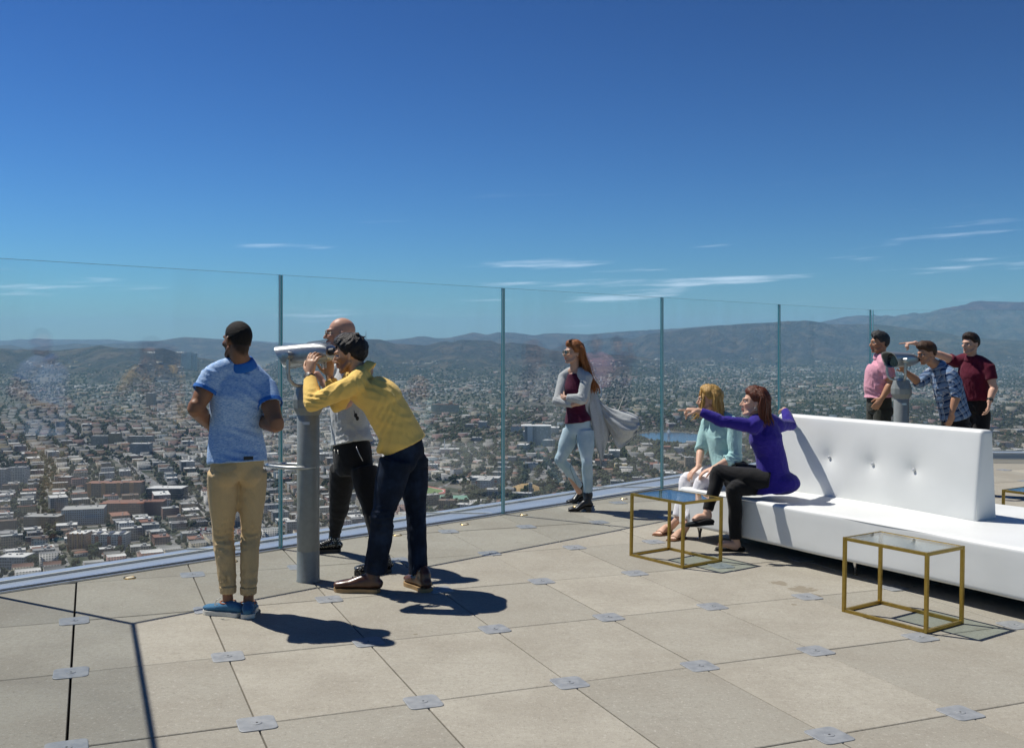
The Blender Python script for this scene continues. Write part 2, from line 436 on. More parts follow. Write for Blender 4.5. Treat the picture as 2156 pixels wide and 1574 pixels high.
# --- landmarks one can pick out: name, label, category, column range, base row, depth, height, wall, roof, floors
LAND = [
    ('hospital_block', 'cream slab of a hospital with dark vertical window strips and a flat roof', 'building', 191, 227, 942, 24, 33, 'cream', 'pale grey'),
    ('hospital_tower', 'pale yellow stair tower joining the two cream hospital slabs', 'building', 228, 250, 942, 26, 40, 'yellow', 'white'),
    ('hospital_wing', 'long cream hospital wing with a row of tall narrow windows', 'building', 268, 319, 938, 24, 27, 'cream', 'pale grey'),
    ('office_block', 'dark grey office block with white roof edge below the cream hospital', 'building', 273, 313, 959, 30, 31, 'grey', 'white'),
    ('apartment_tower', 'tall pale apartment tower with a close grid of windows beside a dark neighbour', 'building', 13, 51, 1024, 24, 38, 'white', 'grey'),
    ('apartment_slab', 'narrow dark grey apartment slab against the tall pale apartment tower', 'building', -22, 10, 1030, 24, 40, 'grey', 'grey'),
    ('brick_apartments', 'wide brown brick apartment complex with orange stair towers', 'building', 179, 291, 1046, 36, 26, 'brown', 'red tiled'),
    ('parking_structure', 'long brown parking structure with open decks and white roof slabs', 'building', 307, 382, 1051, 40, 20, 'brown', 'white'),
    ('red_roofed_apartments', 'red and orange apartment complex with red tiled roof edges', 'building', 211, 335, 1088, 40, 23, 'terracotta', 'red tiled'),
    ('grey_apartments', 'grey green apartment block with a broad pale sheet roof', 'building', 124, 207, 1104, 44, 24, 'pale blue', 'pale grey'),
    ('beige_apartments', 'beige four storey apartment block with small square windows and flat roof', 'building', 49, 121, 1112, 30, 18, 'tan', 'pale grey'),
    ('striped_apartments', 'apartment block with red and ochre corner bays and a white roof', 'building', 141, 178, 1160, 26, 24, 'terracotta', 'white'),
    ('modern_apartments', 'white and red modern apartment row with solar panel roofs', 'building', 192, 262, 1158, 24, 22, 'white', 'white'),
    ('pink_house_block', 'small pink apartment block with a flat pale roof', 'building', 122, 146, 1025, 22, 20, 'pink', 'white'),
    ('historic_hotel', 'long cream historic building with orange roof tower on the hillside', 'building', 908, 965, 874, 40, 44, 'cream', 'red tiled'),
    ('dark_tower_block', 'dark glass tower block with one white concrete end wall', 'building', 1105, 1160, 940, 40, 52, 'grey', 'white'),
    ('school_building', 'white school building with black window bands and red panels', 'building', 994, 1053, 1027, 34, 20, 'white', 'white'),
    ('blue_warehouse', 'light blue flat roofed warehouse beside the athletics field', 'building', 893, 921, 988, 22, 11, 'pale blue', 'white'),
    ('brick_factory', 'low pink brick factory with a thin white chimney', 'building', 925, 966, 954, 26, 11, 'pink', 'white'),
    ('stucco_midrise', 'tan mid rise block standing among trees past the lake', 'building', 1443, 1462, 988, 20, 26, 'tan', 'pale grey'),
    ('white_lodge', 'white gabled lodge near the dry grass mound', 'building', 1060, 1082, 1040, 18, 10, 'white', 'grey'),
    ('small_white_tower', 'small white tower with dark openings in front of the dry mound', 'building', 1113, 1121, 1042, 8, 22, 'white', 'white'),
    ('black_roofed_hall', 'dark hall with white sign edge at the foot of the terrace', 'building', -6, 50, 1198, 30, 15, 'grey', 'white'),
    ('far_tower', 'distant dark office tower below the left hills', 'building', 147, 158, 789, 40, 62, 'grey', 'grey'),
    ('far_slab', 'distant grey high rise slab right of its dark neighbour below the left hills', 'building', 216, 228, 788, 40, 78, 'pale blue', 'grey'),
    ('far_block', 'distant pale office block under the small peaked hill', 'building', 192, 201, 789, 40, 66, 'pale blue', 'white'),
    ('far_midrise', 'distant wide cream mid rise under the hill gap', 'building', 307, 323, 858, 40, 68, 'cream', 'white'),
    ('hilltop_hotel', 'white round topped hotel tower standing above the hill gap', 'building', 384, 405, 758, 60, 50, 'white', 'white'),
    ('hilltop_office', 'slim grey office tower beside the white hilltop hotel', 'building', 407, 414, 759, 40, 48, 'grey', 'grey'),
]
for L in LAND:
    x0, y0 = gpix(L[3], L[5]); x1, _ = gpix(L[4], L[5])
    KEEP.append(((x0 + x1) / 2, y0 + L[6] / 2, (x1 - x0) * 0.5 + 8))
KEEP += [(LAKE[0] + 10, LAKE[1] + dy_, 150) for dy_ in (-120, -40, 40, 120)]
TRACK = gpix(868, 1029); KEEP.append((TRACK[0], TRACK[1], 105))
COURTS = gpix(958, 1047); KEEP.append((COURTS[0], COURTS[1], 44))
MOUND = gpix(1108, 1030); KEEP.append((MOUND[0], MOUND[1], 36))
LOT = gpix(425, 1120); KEEP.append((LOT[0] + 20, LOT[1], 50))

BOUL = [[(236, 958), (325, 1019), (440, 1076)], [(140, 893), (176, 926), (190, 946)], [(1178, 968), (1150, 995), (1126, 1018)], [(962, 985), (1015, 960), (1060, 946)]]
BOULP = []
for ln in BOUL:
    q = [gpix(*p) for p in ln]
    for (xa, ya), (xb, yb) in zip(q, q[1:]):
        BOULP.append((xa, ya, xb, yb)); nn = max(2, int(math.hypot(xb - xa, yb - ya) // 14))
        for k in range(nn): KEEP.append((xa + (xb - xa) * k / nn, ya + (yb - ya) * k / nn, 12))
streets = []   # (x0,y0,x1,y1,width)
def district(ang, inside, seed, papt, ptree):
    r = random.Random(seed)
    ca, sa = math.cos(ang), math.sin(ang)
    BU, BV, ST = 128.0, 66.0, 15.0
    def T(u, v):
        x, y = u * ca - v * sa, u * sa + v * ca
        k = 120.0 if papt < .4 else 55.0
        q = math.sin(x / 310 + seed) + math.sin(y / 270 + 1.3 * math.sin(x / 420)); p = math.sin(y / 350 + 2 * seed) + math.sin(x / 240 + 1.1 * math.sin(y / 390))
        return x + k * .5 * q, y + k * .5 * p
    for iu in range(-48, 49):
        for iv in range(-20, 100):
            u0, v0 = iu * (BU + ST), iv * (BV + ST)
            xc, yc = T(u0 + BU / 2, v0 + BV / 2)
            if yc < 1000 or yc > 4700 or abs(xc / yc) > 0.62 or not inside(xc, yc): continue
            if yc < 3600:
                for (ua, va, ub, vb, w) in ((u0 - ST / 2, v0 - ST, u0 - ST / 2, v0 + BV, 9), (u0 - ST, v0 - ST / 2, u0 + BU, v0 - ST / 2, 8)):
                    streets.append((*T(ua, va), *T(ub, vb), w))
            big = r.random()
            for row in (0, 1):
                u = u0
                while u < u0 + BU - 9:
                    kind = r.random()
                    near = max(0.0, 1 - (yc - 1200) / 2600)
                    if kind < 0.05 and big < 0.5:                  # large building
                        w, d, h, hip = r.uniform(34, 60), 28, r.uniform(11, 27), 0
                    elif kind < papt * (0.55 + 0.6 * near):
                        w, d, h, hip = r.uniform(15, 30), r.uniform(20, 30), r.choice((7, 9.5, 12.5, 12.5, 15.5, 18)), 0
                    else:
                        w, d, h, hip = r.uniform(9, 14), r.uniform(11, 20), r.uniform(4, 6.8), 1
                    w = min(w, u0 + BU - u)
                    if w < 8: break
                    vv = v0 + (BV * 0.25 if row == 0 else BV * 0.75) + r.uniform(-2, 2)
                    x, y = T(u + w / 2, vv)
                    if clear(x, y, 10) and r.random() > (0.07 if papt > .4 else 0.34):
                        wk = WK[int(np.searchsorted(np.cumsum(WP), r.random() * 0.999))] if True else 0
                        rk = r.choices(RK[2:] + ['pale grey'], (.4, .3, .2, .35))[0] if hip else RK[int(np.searchsorted(np.cumsum(RP), r.random() * 0.999))]
                        blds.append((x, y, w - 2.2, d, h, ang + r.uniform(-.06, .06) * (1 if papt > .4 else 3), wk, rk, hip))
                    for k in range(5 if papt > .4 else 8):
                        if r.random() < ptree:
                            x, y = T(u + r.uniform(0, w), v0 + (BV * 0.5 + r.uniform(-9, 9) if k % 2 else (r.uniform(-8, 9) if row == 0 else BV + r.uniform(-9, 8))))
                            if clear(x, y, -4): trees.append((x, y, r.uniform(2.2, 5.4) * (1 if r.random() < .85 else 1.5)))
                    u += w + r.uniform(1.5, 5)
district(math.radians(-63), lambda x, y: x / y < -0.075 + 0.02 * math.sin(y / 300), 3, 0.58, 0.52)
district(math.radians(-97), lambda x, y: x / y >= -0.075 + 0.02 * math.sin(y / 300), 4, 0.20, 0.95)
# beyond: scattered suburbs as far as the foot of the mountains
N = 34000
yy = 4300 + (rng.random(N) ** 0.75) * 9000
xx = (rng.random(N) * 1.24 - 0.62) * yy
ez = elev(xx, yy) - CITY_Z
dens = fbm(xx / 900.0, yy / 900.0, 3, 9)
ok = (rng.random(N) < np.clip((dens - 0.28) * 2.6, 0.05, 1)) & (ez < 150) & (rng.random(N) < np.where(ez > 35, 0.22, 1.0))
for x, y, q in zip(xx[ok], yy[ok], rng.random(ok.sum())):
    s = 1.0 + (y - 4300) / 9000.0
    if not clear(x, y, 15): continue
    if q < 0.06: w, d, h, hip = rng.uniform(30, 80) * s, 30, rng.uniform(8, 22), 0
    elif q < 0.25: w, d, h, hip = rng.uniform(18, 32), 24, rng.uniform(8, 15), 0
    else: w, d, h, hip = rng.uniform(10, 17) * s, rng.uniform(11, 18) * s, rng.uniform(4, 7) * s, 1
    blds.append((x, y, w, d, h, rng.uniform(0, 3.14), WK[rng.choice(9, p=WP)], RK[rng.choice(5, p=RP)], hip))
N = 36000
yy = 4300 + (rng.random(N) ** 0.8) * 9500
xx = (rng.random(N) * 1.24 - 0.62) * yy
ez = elev(xx, yy) - CITY_Z
ok = (rng.random(N) < np.clip((1.0 - fbm(xx / 700.0, yy / 700.0, 3, 14)) * 1.5, 0.15, 1)) & (ez < 90)
for x, y, q in zip(xx[ok], yy[ok], rng.random(ok.sum())):
    trees.append((x, y, (3.5 + 5 * q) * (0.8 + (y - 4300) / 7000.0)))
# parkland round the lake and the mound
for k in range(900):
    a = rng.random() * 6.283; q = rng.uniform(1.0, 2.0)
    x, y = LAKE[0] + 20 + math.cos(a) * 122 * q, LAKE[1] + math.sin(a) * 232 * q
    trees.append((x, y, rng.uniform(3, 6.5)))

# --- pick the largest in view as things of their own
def score(x, y, s):
    p = 1078 + F_PX * x / y
    q = 729 + F_PX * (CAM_H - CITY_Z) / y
    lim = 1190 - 0.125 * p if p < 1700 else 985
    return (s / y if (-10 < p < 2166 and q < lim + 14 and not (420 < p < 560 and q > 760) and not (780 < p < 890)) else 0)
B = sorted(range(len(blds)), key=lambda i: -score(blds[i][0], blds[i][1], math.sqrt(blds[i][2] * blds[i][4]) + 0.4 * blds[i][3]))
single_b = [i for i in B[:268] if score(blds[i][0], blds[i][1], 1) > 0]
TT = sorted(range(len(trees)), key=lambda i: -score(trees[i][0], trees[i][1], trees[i][2]))
single_t = [i for i in TT[:296] if score(trees[i][0], trees[i][1], 1) > 0]
sb, st = set(single_b), set(single_t)

def boxes_mesh(name, arr, mat):
    A = np.array([[b[0], b[1], b[2], b[3], b[4], b[5], b[8]] for b in arr], float)
    n = len(A); z0 = elev(A[:, 0], A[:, 1]) - 1.5
    wc = np.array([WALLS[b[6]] for b in arr]); rc = np.array([ROOFS[b[7]] for b in arr])
    jit = (0.8 + 0.4 * rng.random((n, 1))); wc = np.clip(wc * jit * np.where(np.array([b[1] for b in arr])[:, None] > 2600, .50, .66), 0, .85); rc = np.clip(rc * (0.24 + 0.76 * rng.random((n, 1)) ** np.where(np.array([b[1] for b in arr])[:, None] > 2600, 2.2, 1.4)), 0, .85)
    ca, sa = np.cos(A[:, 5]), np.sin(A[:, 5])
    def P(u, v, z): return np.stack([A[:, 0] + u * ca - v * sa, A[:, 1] + u * sa + v * ca, z], -1)
    w, d = A[:, 2] / 2, A[:, 3] / 2; zt = z0 + 1.5 + A[:, 4]
    inset = np.where(A[:, 6] > 0, 1.0, 0.0)
    zr = zt + np.where(A[:, 6] > 0, np.minimum(A[:, 2], A[:, 3]) * 0.24, -0.6)
    il, iw = np.where(A[:, 6] > 0, np.maximum(d - w, 0.15 * d), d - 0.35), np.where(A[:, 6] > 0, 0.12, w - 0.35)
    vs = [P(-w, -d, z0), P(w, -d, z0), P(w, d, z0), P(-w, d, z0), P(-w, -d, zt), P(w, -d, zt), P(w, d, zt), P(-w, d, zt),
          P(-iw, -il, zr), P(iw, -il, zr), P(iw, il, zr), P(-iw, il, zr)]
    V = np.stack(vs, 1).reshape(-1, 3)
    fq = np.array([(0, 1, 5, 4), (1, 2, 6, 5), (2, 3, 7, 6), (3, 0, 4, 7), (4, 5, 9, 8), (5, 6, 10, 9), (6, 7, 11, 10), (7, 4, 8, 11), (8, 9, 10, 11)])
    Fq = (np.arange(n)[:, None, None] * 12 + fq[None]).reshape(-1, 4)
    fc = np.repeat(wc[:, None], 9, 1); fc[:, 4:] = rc[:, None]
    return np_mesh(name, V, Fq, [mat], fc.reshape(-1, 3))
far_b = [b for i, b in enumerate(blds) if i not in sb]
o = obj('distant_buildings', boxes_mesh('distant_buildings', far_b, M_BLD))
tag(o, 'countless small houses and flat roofed blocks spreading to the hills', 'buildings', kind='stuff')

def icosa():
    p = (1 + 5 ** .5) / 2
    v = np.array([(-1, p, 0), (1, p, 0), (-1, -p, 0), (1, -p, 0), (0, -1, p), (0, 1, p), (0, -1, -p), (0, 1, -p), (p, 0, -1), (p, 0, 1), (-p, 0, -1), (-p, 0, 1)], float)
    f = np.array([(0, 11, 5), (0, 5, 1), (0, 1, 7), (0, 7, 10), (0, 10, 11), (1, 5, 9), (5, 11, 4), (11, 10, 2), (10, 7, 6), (7, 1, 8), (3, 9, 4), (3, 4, 2), (3, 2, 6), (3, 6, 8), (3, 8, 9), (4, 9, 5), (2, 4, 11), (6, 2, 10), (8, 6, 7), (9, 8, 1)])
    return v / np.linalg.norm(v[0]), f
def blobs_mesh(name, C, R, zs=1.0, low=False):
    v, f = icosa(); n = len(C)
    if low:
        v = np.array([(1, 0, 0), (0, 1, 0), (-1, 0, 0), (0, -1, 0), (0, 0, 1), (0, 0, -1)], float) * 1.12
        f = np.array([(0, 1, 4), (1, 2, 4), (2, 3, 4), (3, 0, 4), (1, 0, 5), (2, 1, 5), (3, 2, 5), (0, 3, 5)])
    k = len(v)
    J = 0.62 + 0.66 * rng.random((n, k, 1))
    V = C[:, None] + v[None] * J * R[:, None, None] * np.array([1, 1, zs])
    Fq = (np.arange(n)[:, None, None] * k + f[None]).reshape(-1, 3)
    g = rng.random((n, 1)); base = np.array([.014, .024, .012]) * (1 - g) + np.array([.036, .044, .020]) * g
    br = rng.random((n, 1)) < 0.06; base = np.where(br, np.array([.12, .085, .05]), base)
    return np_mesh(name, V.reshape(-1, 3), Fq, [M_TREE], np.repeat(base, len(f), 0))
rest = [t_ for i, t_ in enumerate(trees) if i not in st]
T_ = np.array(rest); nearm = T_[:, 1] < 1900; midm = (T_[:, 1] >= 1900) & (T_[:, 1] < 2500)
C1 = T_[nearm]; C2 = T_[~nearm & ~midm]; CM = T_[midm]
def lobes(A, k):
    out, R = [], []
    for q in range(k):
        o3 = (rng.random((len(A), 3)) - 0.5) * A[:, 2:3] * (1.15 if k > 1 else 0)
        z = elev(A[:, 0], A[:, 1]) + A[:, 2] * 1.15
        out.append(np.stack([A[:, 0], A[:, 1], z], -1) + o3); R.append(A[:, 2] * (0.72 if k > 1 else 1.0))
    return np.concatenate(out), np.concatenate(R)
o = obj('distant_trees', blobs_mesh('distant_trees', *lobes(C1, 2))); tag(o, 'dark green street and garden trees between the houses', 'trees', kind='stuff')
o = obj('distant_trees', blobs_mesh('distant_trees', *lobes(CM, 1))); tag(o, 'dark green trees between the houses around the athletics field', 'trees', kind='stuff')
o = obj('distant_woods', blobs_mesh('distant_woods', *lobes(C2, 1), low=True)); tag(o, 'dark tree cover thinning towards the hills', 'trees', kind='stuff')

# --- streets: strips that follow the ground
SA = np.array(streets + [(*b, 20) for b in BOULP]); seg = 6
P0, P1, W = SA[:, 0:2], SA[:, 2:4], SA[:, 4]
D = (P1 - P0); Lh = np.linalg.norm(D, axis=1, keepdims=True); Nn = np.stack([-D[:, 1], D[:, 0]], -1) / Lh
V = []
for k in range(seg + 1):
    c_ = P0 + D * k / seg
    for s in (-1, 1):
        q = c_ + Nn * (s * W[:, None] / 2); V.append(np.stack([q[:, 0], q[:, 1], elev(q[:, 0], q[:, 1]) + 0.5], -1))
V = np.stack(V, 1).reshape(-1, 3)
fq = np.array([(2 * k, 2 * k + 1, 2 * k + 3, 2 * k + 2) for k in range(seg)])
Fq = (np.arange(len(SA))[:, None, None] * (2 * seg + 2) + fq[None]).reshape(-1, 4)
tag(obj('streets', np_mesh('streets', V, Fq, [M_ASPH])), kind='structure')

# vehicles on the boulevards: specks of paint, too small to tell apart
m = MB(); r = random.Random(5)
for (xa, ya, xb, yb) in BOULP:
    L_ = math.hypot(xb - xa, yb - ya); ux, uy = (xb - xa) / L_, (yb - ya) / L_
    for k in range(int(L_ / 9)):
        if r.random() < .45: continue
        u, v = r.uniform(0, L_), r.choice((-8.2, -4, 4, 8.2)); x, y = xa + ux * u - uy * v, ya + uy * u + ux * v
        m.box((x, y, float(elev(np.array([x]), np.array([y]))[0]) + 1.3), (4.4, 1.8, 1.4), Matrix.Rotation(math.atan2(uy, ux), 3, 'Z'), r.choice((0, 0, 1, 2, 3)))
for k in range(70):
    x, y = LOT[0] + r.uniform(-25, 62), LOT[1] + r.choice((-26, -14, 2, 14, 28)) + r.uniform(-1, 1)
    m.box((x, y, CITY_Z + 1.7), (1.9, 4.4, 1.4), None, r.choice((0, 1, 2, 3)))
tag(m.build('distant_cars', [plain('car_white', (.6, .6, .6), .4), plain('car_grey', (.2, .2, .21), .4), plain('car_dark', (.03, .03, .035), .4), plain('car_red', (.3, .03, .03), .4)]), 'specks of cars on the boulevards and the parking lot', 'cars', kind='stuff')

# --- buildings of their own
def house(name, label, cat, x, y, w, d, h, ang, wk, rk, hip, group=None, style=0, lift=0.0):
    r = random.Random(int(x * 7 + y * 13))
    z = float(elev(np.array([x]), np.array([y]))[0]) + lift
    root = empty(name, (x, y, z), ang); tag(root, label, cat, group)
    wc, rc = WALLS[wk], ROOFS[rk]
    jit = r.uniform(0.70, 1.05)
    def col(me, c):
        a = me.attributes.new('Col', 'FLOAT_COLOR', 'FACE')
        a.data.foreach_set('color', [v for _ in me.polygons for v in (*[min(.85, k * jit) for k in c], 1)])
    m = MB()
    if style in (3, 4) or (style == 0 and hip == 0 and d > 20 and r.random() < 0.35 and w > 20):   # body with a set-back wing
        m.prism([(-w / 2, -d / 2), (w * .18, -d / 2), (w * .18, -d * .2), (w / 2, -d * .2), (w / 2, d / 2), (-w / 2, d / 2)], -2, h)
    else:
        m.prism([(-w / 2, -d / 2), (w / 2, -d / 2), (w / 2, d / 2), (-w / 2, d / 2)], -2, h)
    b = m.build('wall', M_BLDP, root); col(b.data, wc)
    m = MB()
    if hip:
        e = 0.5; w2, d2 = w / 2 + e, d / 2 + e; rl = max(d2 - w2, 0.12 * d2); rh = min(w, d) * 0.26
        vs = [(-w2, -d2, h), (w2, -d2, h), (w2, d2, h), (-w2, d2, h), (0, -rl, h + rh), (0, rl, h + rh)]
        m.add(vs, [(0, 1, 4), (1, 2, 5, 4), (2, 3, 5), (3, 0, 4, 5), (3, 2, 1, 0)])
    else:
        a_, b_, c_ = w / 2 + .15, d / 2 + .15, 0.5
        if style in (3, 4): m.box((0, d * .15, h + .15), (w + .3, d * .7 + .3, .3)); m.box((-w * .16, -d * .35, h + .16), (w * .68, d * .3 - .3, .32))
        else:
            m.box((0, 0, h + .1), (w - 2 * c_, d - 2 * c_, .2))
            for (cx_, cy_, sx, sy) in ((0, b_ - c_ / 2, 2 * a_, c_), (0, -b_ + c_ / 2, 2 * a_, c_), (a_ - c_ / 2, 0, c_, 2 * b_ - 2 * c_), (-a_ + c_ / 2, 0, c_, 2 * b_ - 2 * c_)):
                m.box((cx_, cy_, h + .35), (sx, sy, .8))
    rf = m.build('roof', M_BLDP, root); col(rf.data, rc)
    if not hip:
        m = MB()
        for k in range(r.randint(2, 5)):
            m.box((r.uniform(-.32, .32) * w, r.uniform(-.05, .34) * d, h + .9), (r.uniform(1.2, 3), r.uniform(1.2, 3), 1.4))
        if r.random() < .5 and w > 14: m.box((r.uniform(-.2, .2) * w, d * .2, h + 1.6), (4, 4, 3))
        u = m.build('roof_unit', M_BLDP, rf); col(u.data, (.45, .45, .44)); u['kind'] = 'stuff'
    m = MB()
    fl = max(1, int(h // 3.05)); fh = h / fl
    sw = 3.1 if style != 2 else 2.2
    for side in range(4):
        ww = (w, d)[side % 2]; n = max(1, int(ww // sw)); off = (d, w)[side % 2] / 2
        for k in range(n):
            for q in range(fl):
                if r.random() < .06: continue
                u = (k + .5) * ww / n - ww / 2; zz = (q + .55) * fh
                wd, hg = (min(1.7, ww / n * .6), fh * .48) if style != 2 else (1.0, fh * .8)
                if style == 5: wd, hg = ww / n * .94, fh * .5
                cpos = [(u, -off), (off, u), (u, off), (-off, u)][side]
                if style in (3, 4) and ((side == 0 and u > w * .17) or (side == 1 and u < -d * .2)): continue
                dim = (wd, .16, hg) if side % 2 == 0 else (.16, wd, hg)
                nx_, ny_ = [(0, -1), (1, 0), (0, 1), (-1, 0)][side]; tx_, ty_ = -ny_, nx_; cx_, cy_ = cpos[0] + nx_ * .08, cpos[1] + ny_ * .08
                m.add([(cx_ + tx_ * wd / 2 * a_, cy_ + ty_ * wd / 2 * a_, zz + hg / 2 * b_) for a_, b_ in ((-1, -1), (1, -1), (1, 1), (-1, 1))], [(0, 1, 2, 3)])
    wn_ = m.build('window', M_WIN, root); wn_['kind'] = 'stuff'
    return root

for n_, L in enumerate(LAND):
    x0, y0 = gpix(L[3], L[5]); x1, _ = gpix(L[4], L[5]); w = x1 - x0
    st_ = {'hospital_block': 2, 'hospital_wing': 2, 'parking_structure': 5, 'dark_tower_block': 5, 'school_building': 5, 'brick_apartments': 3, 'red_roofed_apartments': 4, 'far_tower': 5, 'hilltop_hotel': 5}.get(L[0], 1)
    lift = (55 if 'hilltop' in L[0] else 0)
    ang_ = {'red_roofed_apartments': .10, 'grey_apartments': .28, 'brick_apartments': .05, 'modern_apartments': .06, 'school_building': -.12, 'historic_hotel': -.08}.get(L[0], 0.0)
    y_c = y0 + L[6] / 2
    z_e = 0
    if 'hilltop' in L[0]:
        y_c = 8450.0; xq = ((L[3] + L[4]) / 2 - 1078) / F_PX * y_c; w = (L[4] - L[3]) / F_PX * y_c
        e_ = float(elev(np.array([xq]), np.array([y_c]))[0]); top = CAM_H + y_c * (729 - (741 if L[0] == 'hilltop_hotel' else 744)) / F_PX
        root = house(L[0], L[1], L[2], xq, y_c, w, L[6], top - e_, 0.0, L[8], L[9], 0, style=st_)
    else:
        root = house(L[0], L[1], L[2], (x0 + x1) / 2, y_c, w, L[6], L[7], ang_, L[8], L[9], 1 if L[0] == 'white_lodge' else 0, style=st_)
    def part(nm, c, dims, colr):
        m = MB(); m.box(c, dims); p = m.build(nm, M_BLDP, root)
        a = p.data.attributes.new('Col', 'FLOAT_COLOR', 'FACE'); a.data.foreach_set('color', [v for _ in p.data.polygons for v in (*colr, 1)])
    if L[0] == 'dark_tower_block': part('end_wall', (-w * .30, -L[6] * .5 - 1.2, L[7] * .5), (w * .20, 3, L[7] * 1.0 - .5), (.72, .70, .66)); part('roof_slab', (-w * .06, 0, L[7] + 1.6), (w * 1.16, L[6] * 1.12, 1.8), (.72, .71, .68))
    if L[0] == 'brick_factory': part('chimney', (-w * .25, 0, 22), (2.6, 2.6, 30), (.78, .77, .74))
    if L[0] == 'historic_hotel': part('roof_tower', (w * .22, 0, L[7] + 5), (12, 12, 10), (.50, .26, .12)); part('base_wing', (-w * .1, -26, 7), (w * 1.2, 10, 14), (.55, .42, .26))
    if L[0] == 'school_building':
        for q in (-.30, -.05, .2, .38): part('red_panel', (w * q, -L[6] * .5 - .3, 11 + 3 * (q > 0)), (4.5, .5, 5), (.42, .07, .05))
    if L[0] in ('brick_apartments', 'striped_apartments'):
        for q in (-.42, -.16, .12, .36): part('stair_tower', (w * q, -L[6] * .5 - .8, L[7] * .5 + .8), (w * .07, 2.0, L[7] + 1.6), (.46, .24, .10))
    if L[0] == 'modern_apartments':
        for q in (-.34, .02, .34): part('red_bay', (w * q, -L[6] * .5 - .6, L[7] * .45), (w * .10, 1.4, L[7] * .9), (.30, .07, .05)); part('solar_panel', (w * q, 0, L[7] + 1.4), (w * .12, L[6] * .7, .5), (.06, .08, .13))
    if L[0] == 'red_roofed_apartments':
        for q in (-.45, -.1, .16): part('tiled_gable', (w * q, -L[6] * .5 - 1.2, L[7] + .2), (w * .12, 4, 1.6), (.42, .13, .06))

fln = {1: 'one', 2: 'two', 3: 'three', 4: 'four', 5: 'five', 6: 'six', 7: 'seven', 8: 'eight', 9: 'nine'}
for i in single_b:
    x, y, w, d, h, a_, wk, rk, hip = blds[i]
    fl = max(1, int(h // 3.05))
    reg = 'left of the tall light pole' if x / y < -0.2 else 'before the lake side hills'
    if hip: nm, lab, ct = 'house', f'low {wk} walled house with {rk} hipped roof among the city trees', 'house'
    else:
        nm = 'apartment_building' if w < 34 else 'large_building'
        lab = f'{fln.get(fl, "tall")} storey {wk} {"apartment block" if w < 34 else "wide block"} with flat {rk} roof'; ct = 'building'
    house(nm, lab, ct, x, y, w, d, h, a_, wk, rk, hip, group=lab + ' in the city')

# --- trees of their own: three crown shapes shared
crowns, trunks = [], []
for k in range(4):
    r = np.random.default_rng(70 + k); v, f = icosa(); VV, FF, o_ = [], [], 0
    for q in range(9):
        c_ = (r.random(3) - .5) * np.array([1.3, 1.3, .9]); s_ = r.uniform(.32, .55)
        VV.append(c_ + v * s_ * (0.7 + .6 * r.random((12, 1)))); FF.append(f + o_); o_ += 12
    VV = np.concatenate(VV); FF = np.concatenate(FF)
    g = r.random(); base = np.array([.016, .027, .012]) * (1 - g) + np.array([.04, .048, .02]) * g
    crowns.append(np_mesh('crown', VV, FF, [M_TREE], np.repeat(base[None], len(FF), 0)))
m = MB(); m.tube([(0, 0, 0), (.03, 0, .5), (0, .03, 1.1)], [.10, .075, .05], 6); trunk_me = m.mesh('trunk', M_TRUNK)
for i in single_t:
    x, y, R_ = trees[i]; z = float(elev(np.array([x]), np.array([y]))[0])
    k = i % 4
    root = empty('street_tree', (x, y, z), (i * 1.7) % 6.28); root.scale = (R_, R_, R_)
    tag(root, ['dark round crowned city tree', 'mid green city tree with a loose crown', 'small leafy city tree between houses', 'broad olive green city tree'][k], 'tree', 'city trees of crown shape ' + 'abcd'[k])
    obj('trunk', trunk_me, root)
    cr = obj('crown', crowns[k], root); cr.location = (0, 0, 1.5)

# --- lake, fountain, athletics field, courts, mound, parking lot
def disc(name, cx, cy, pts, z, mat, kind='structure'):
    zz = max(float(elev(np.array([cx + p[0]]), np.array([cy + p[1]]))[0]) for p in pts) if z is None else z
    m = MB(); m.add([(cx + p[0], cy + p[1], zz) for p in pts], [tuple(range(len(pts)))])
    return tag(m.build(name, mat), kind=kind)
t = NT('lake_water'); t.set((0.025, 0.06, 0.095), 0.12, spec=0.5); t.bump(t.noise(t.coord(), 0.25, 3), 0.25, 0.4)
zl = CITY_Z + 1.2
lake_pts = [((1 + .12 * math.sin(3 * a) + .08 * math.cos(5 * a)) * 100 * math.cos(a) + 10, (1 + .1 * math.cos(2 * a)) * 205 * math.sin(a)) for a in [k * math.tau / 40 for k in range(40)]]
disc('lake', LAKE[0], LAKE[1], lake_pts, zl, t.m)
t = NT('water_spray'); t.set((.85, .88, .9), 0.9, Alpha=0.75)
m = MB()
for k in range(7):
    a = k * 2.4; q = 3.5 if k else 0
    m.tube([(math.cos(a) * q * .4, math.sin(a) * q * .4, 0), (math.cos(a) * q, math.sin(a) * q, 9), (math.cos(a) * q * 1.4, math.sin(a) * q * 1.4, 17 if k else 23)], [.6, 1.6, .5], 6)
fo = m.build('lake_fountain', t.m); fx = gpix(1408, 917); fo.location = (fx[0], fx[1], zl); tag(fo, 'tall white water jet standing in the lake', 'fountain')
M_TURF = plain('sports_turf', (0.10, 0.16, 0.045), 0.9, var=.15, scale=.05)
M_TRK = plain('track_red', (0.36, 0.11, 0.085), 0.9, var=.1, scale=.05)
M_LINE = plain('line_white', (.7, .7, .68), 0.8)
def stadium(R_, L_, n=14): return [(R_ * math.cos(a), L_ + R_ * math.sin(a)) for a in [k * math.pi / n for k in range(n + 1)]] + [(R_ * math.cos(a), -L_ + R_ * math.sin(a)) for a in [math.pi + k * math.pi / n for k in range(n + 1)]]
root = empty('athletics_field', (TRACK[0], TRACK[1], CITY_Z), math.radians(40)); tag(root, 'red running track around a green sports field', 'sports field')
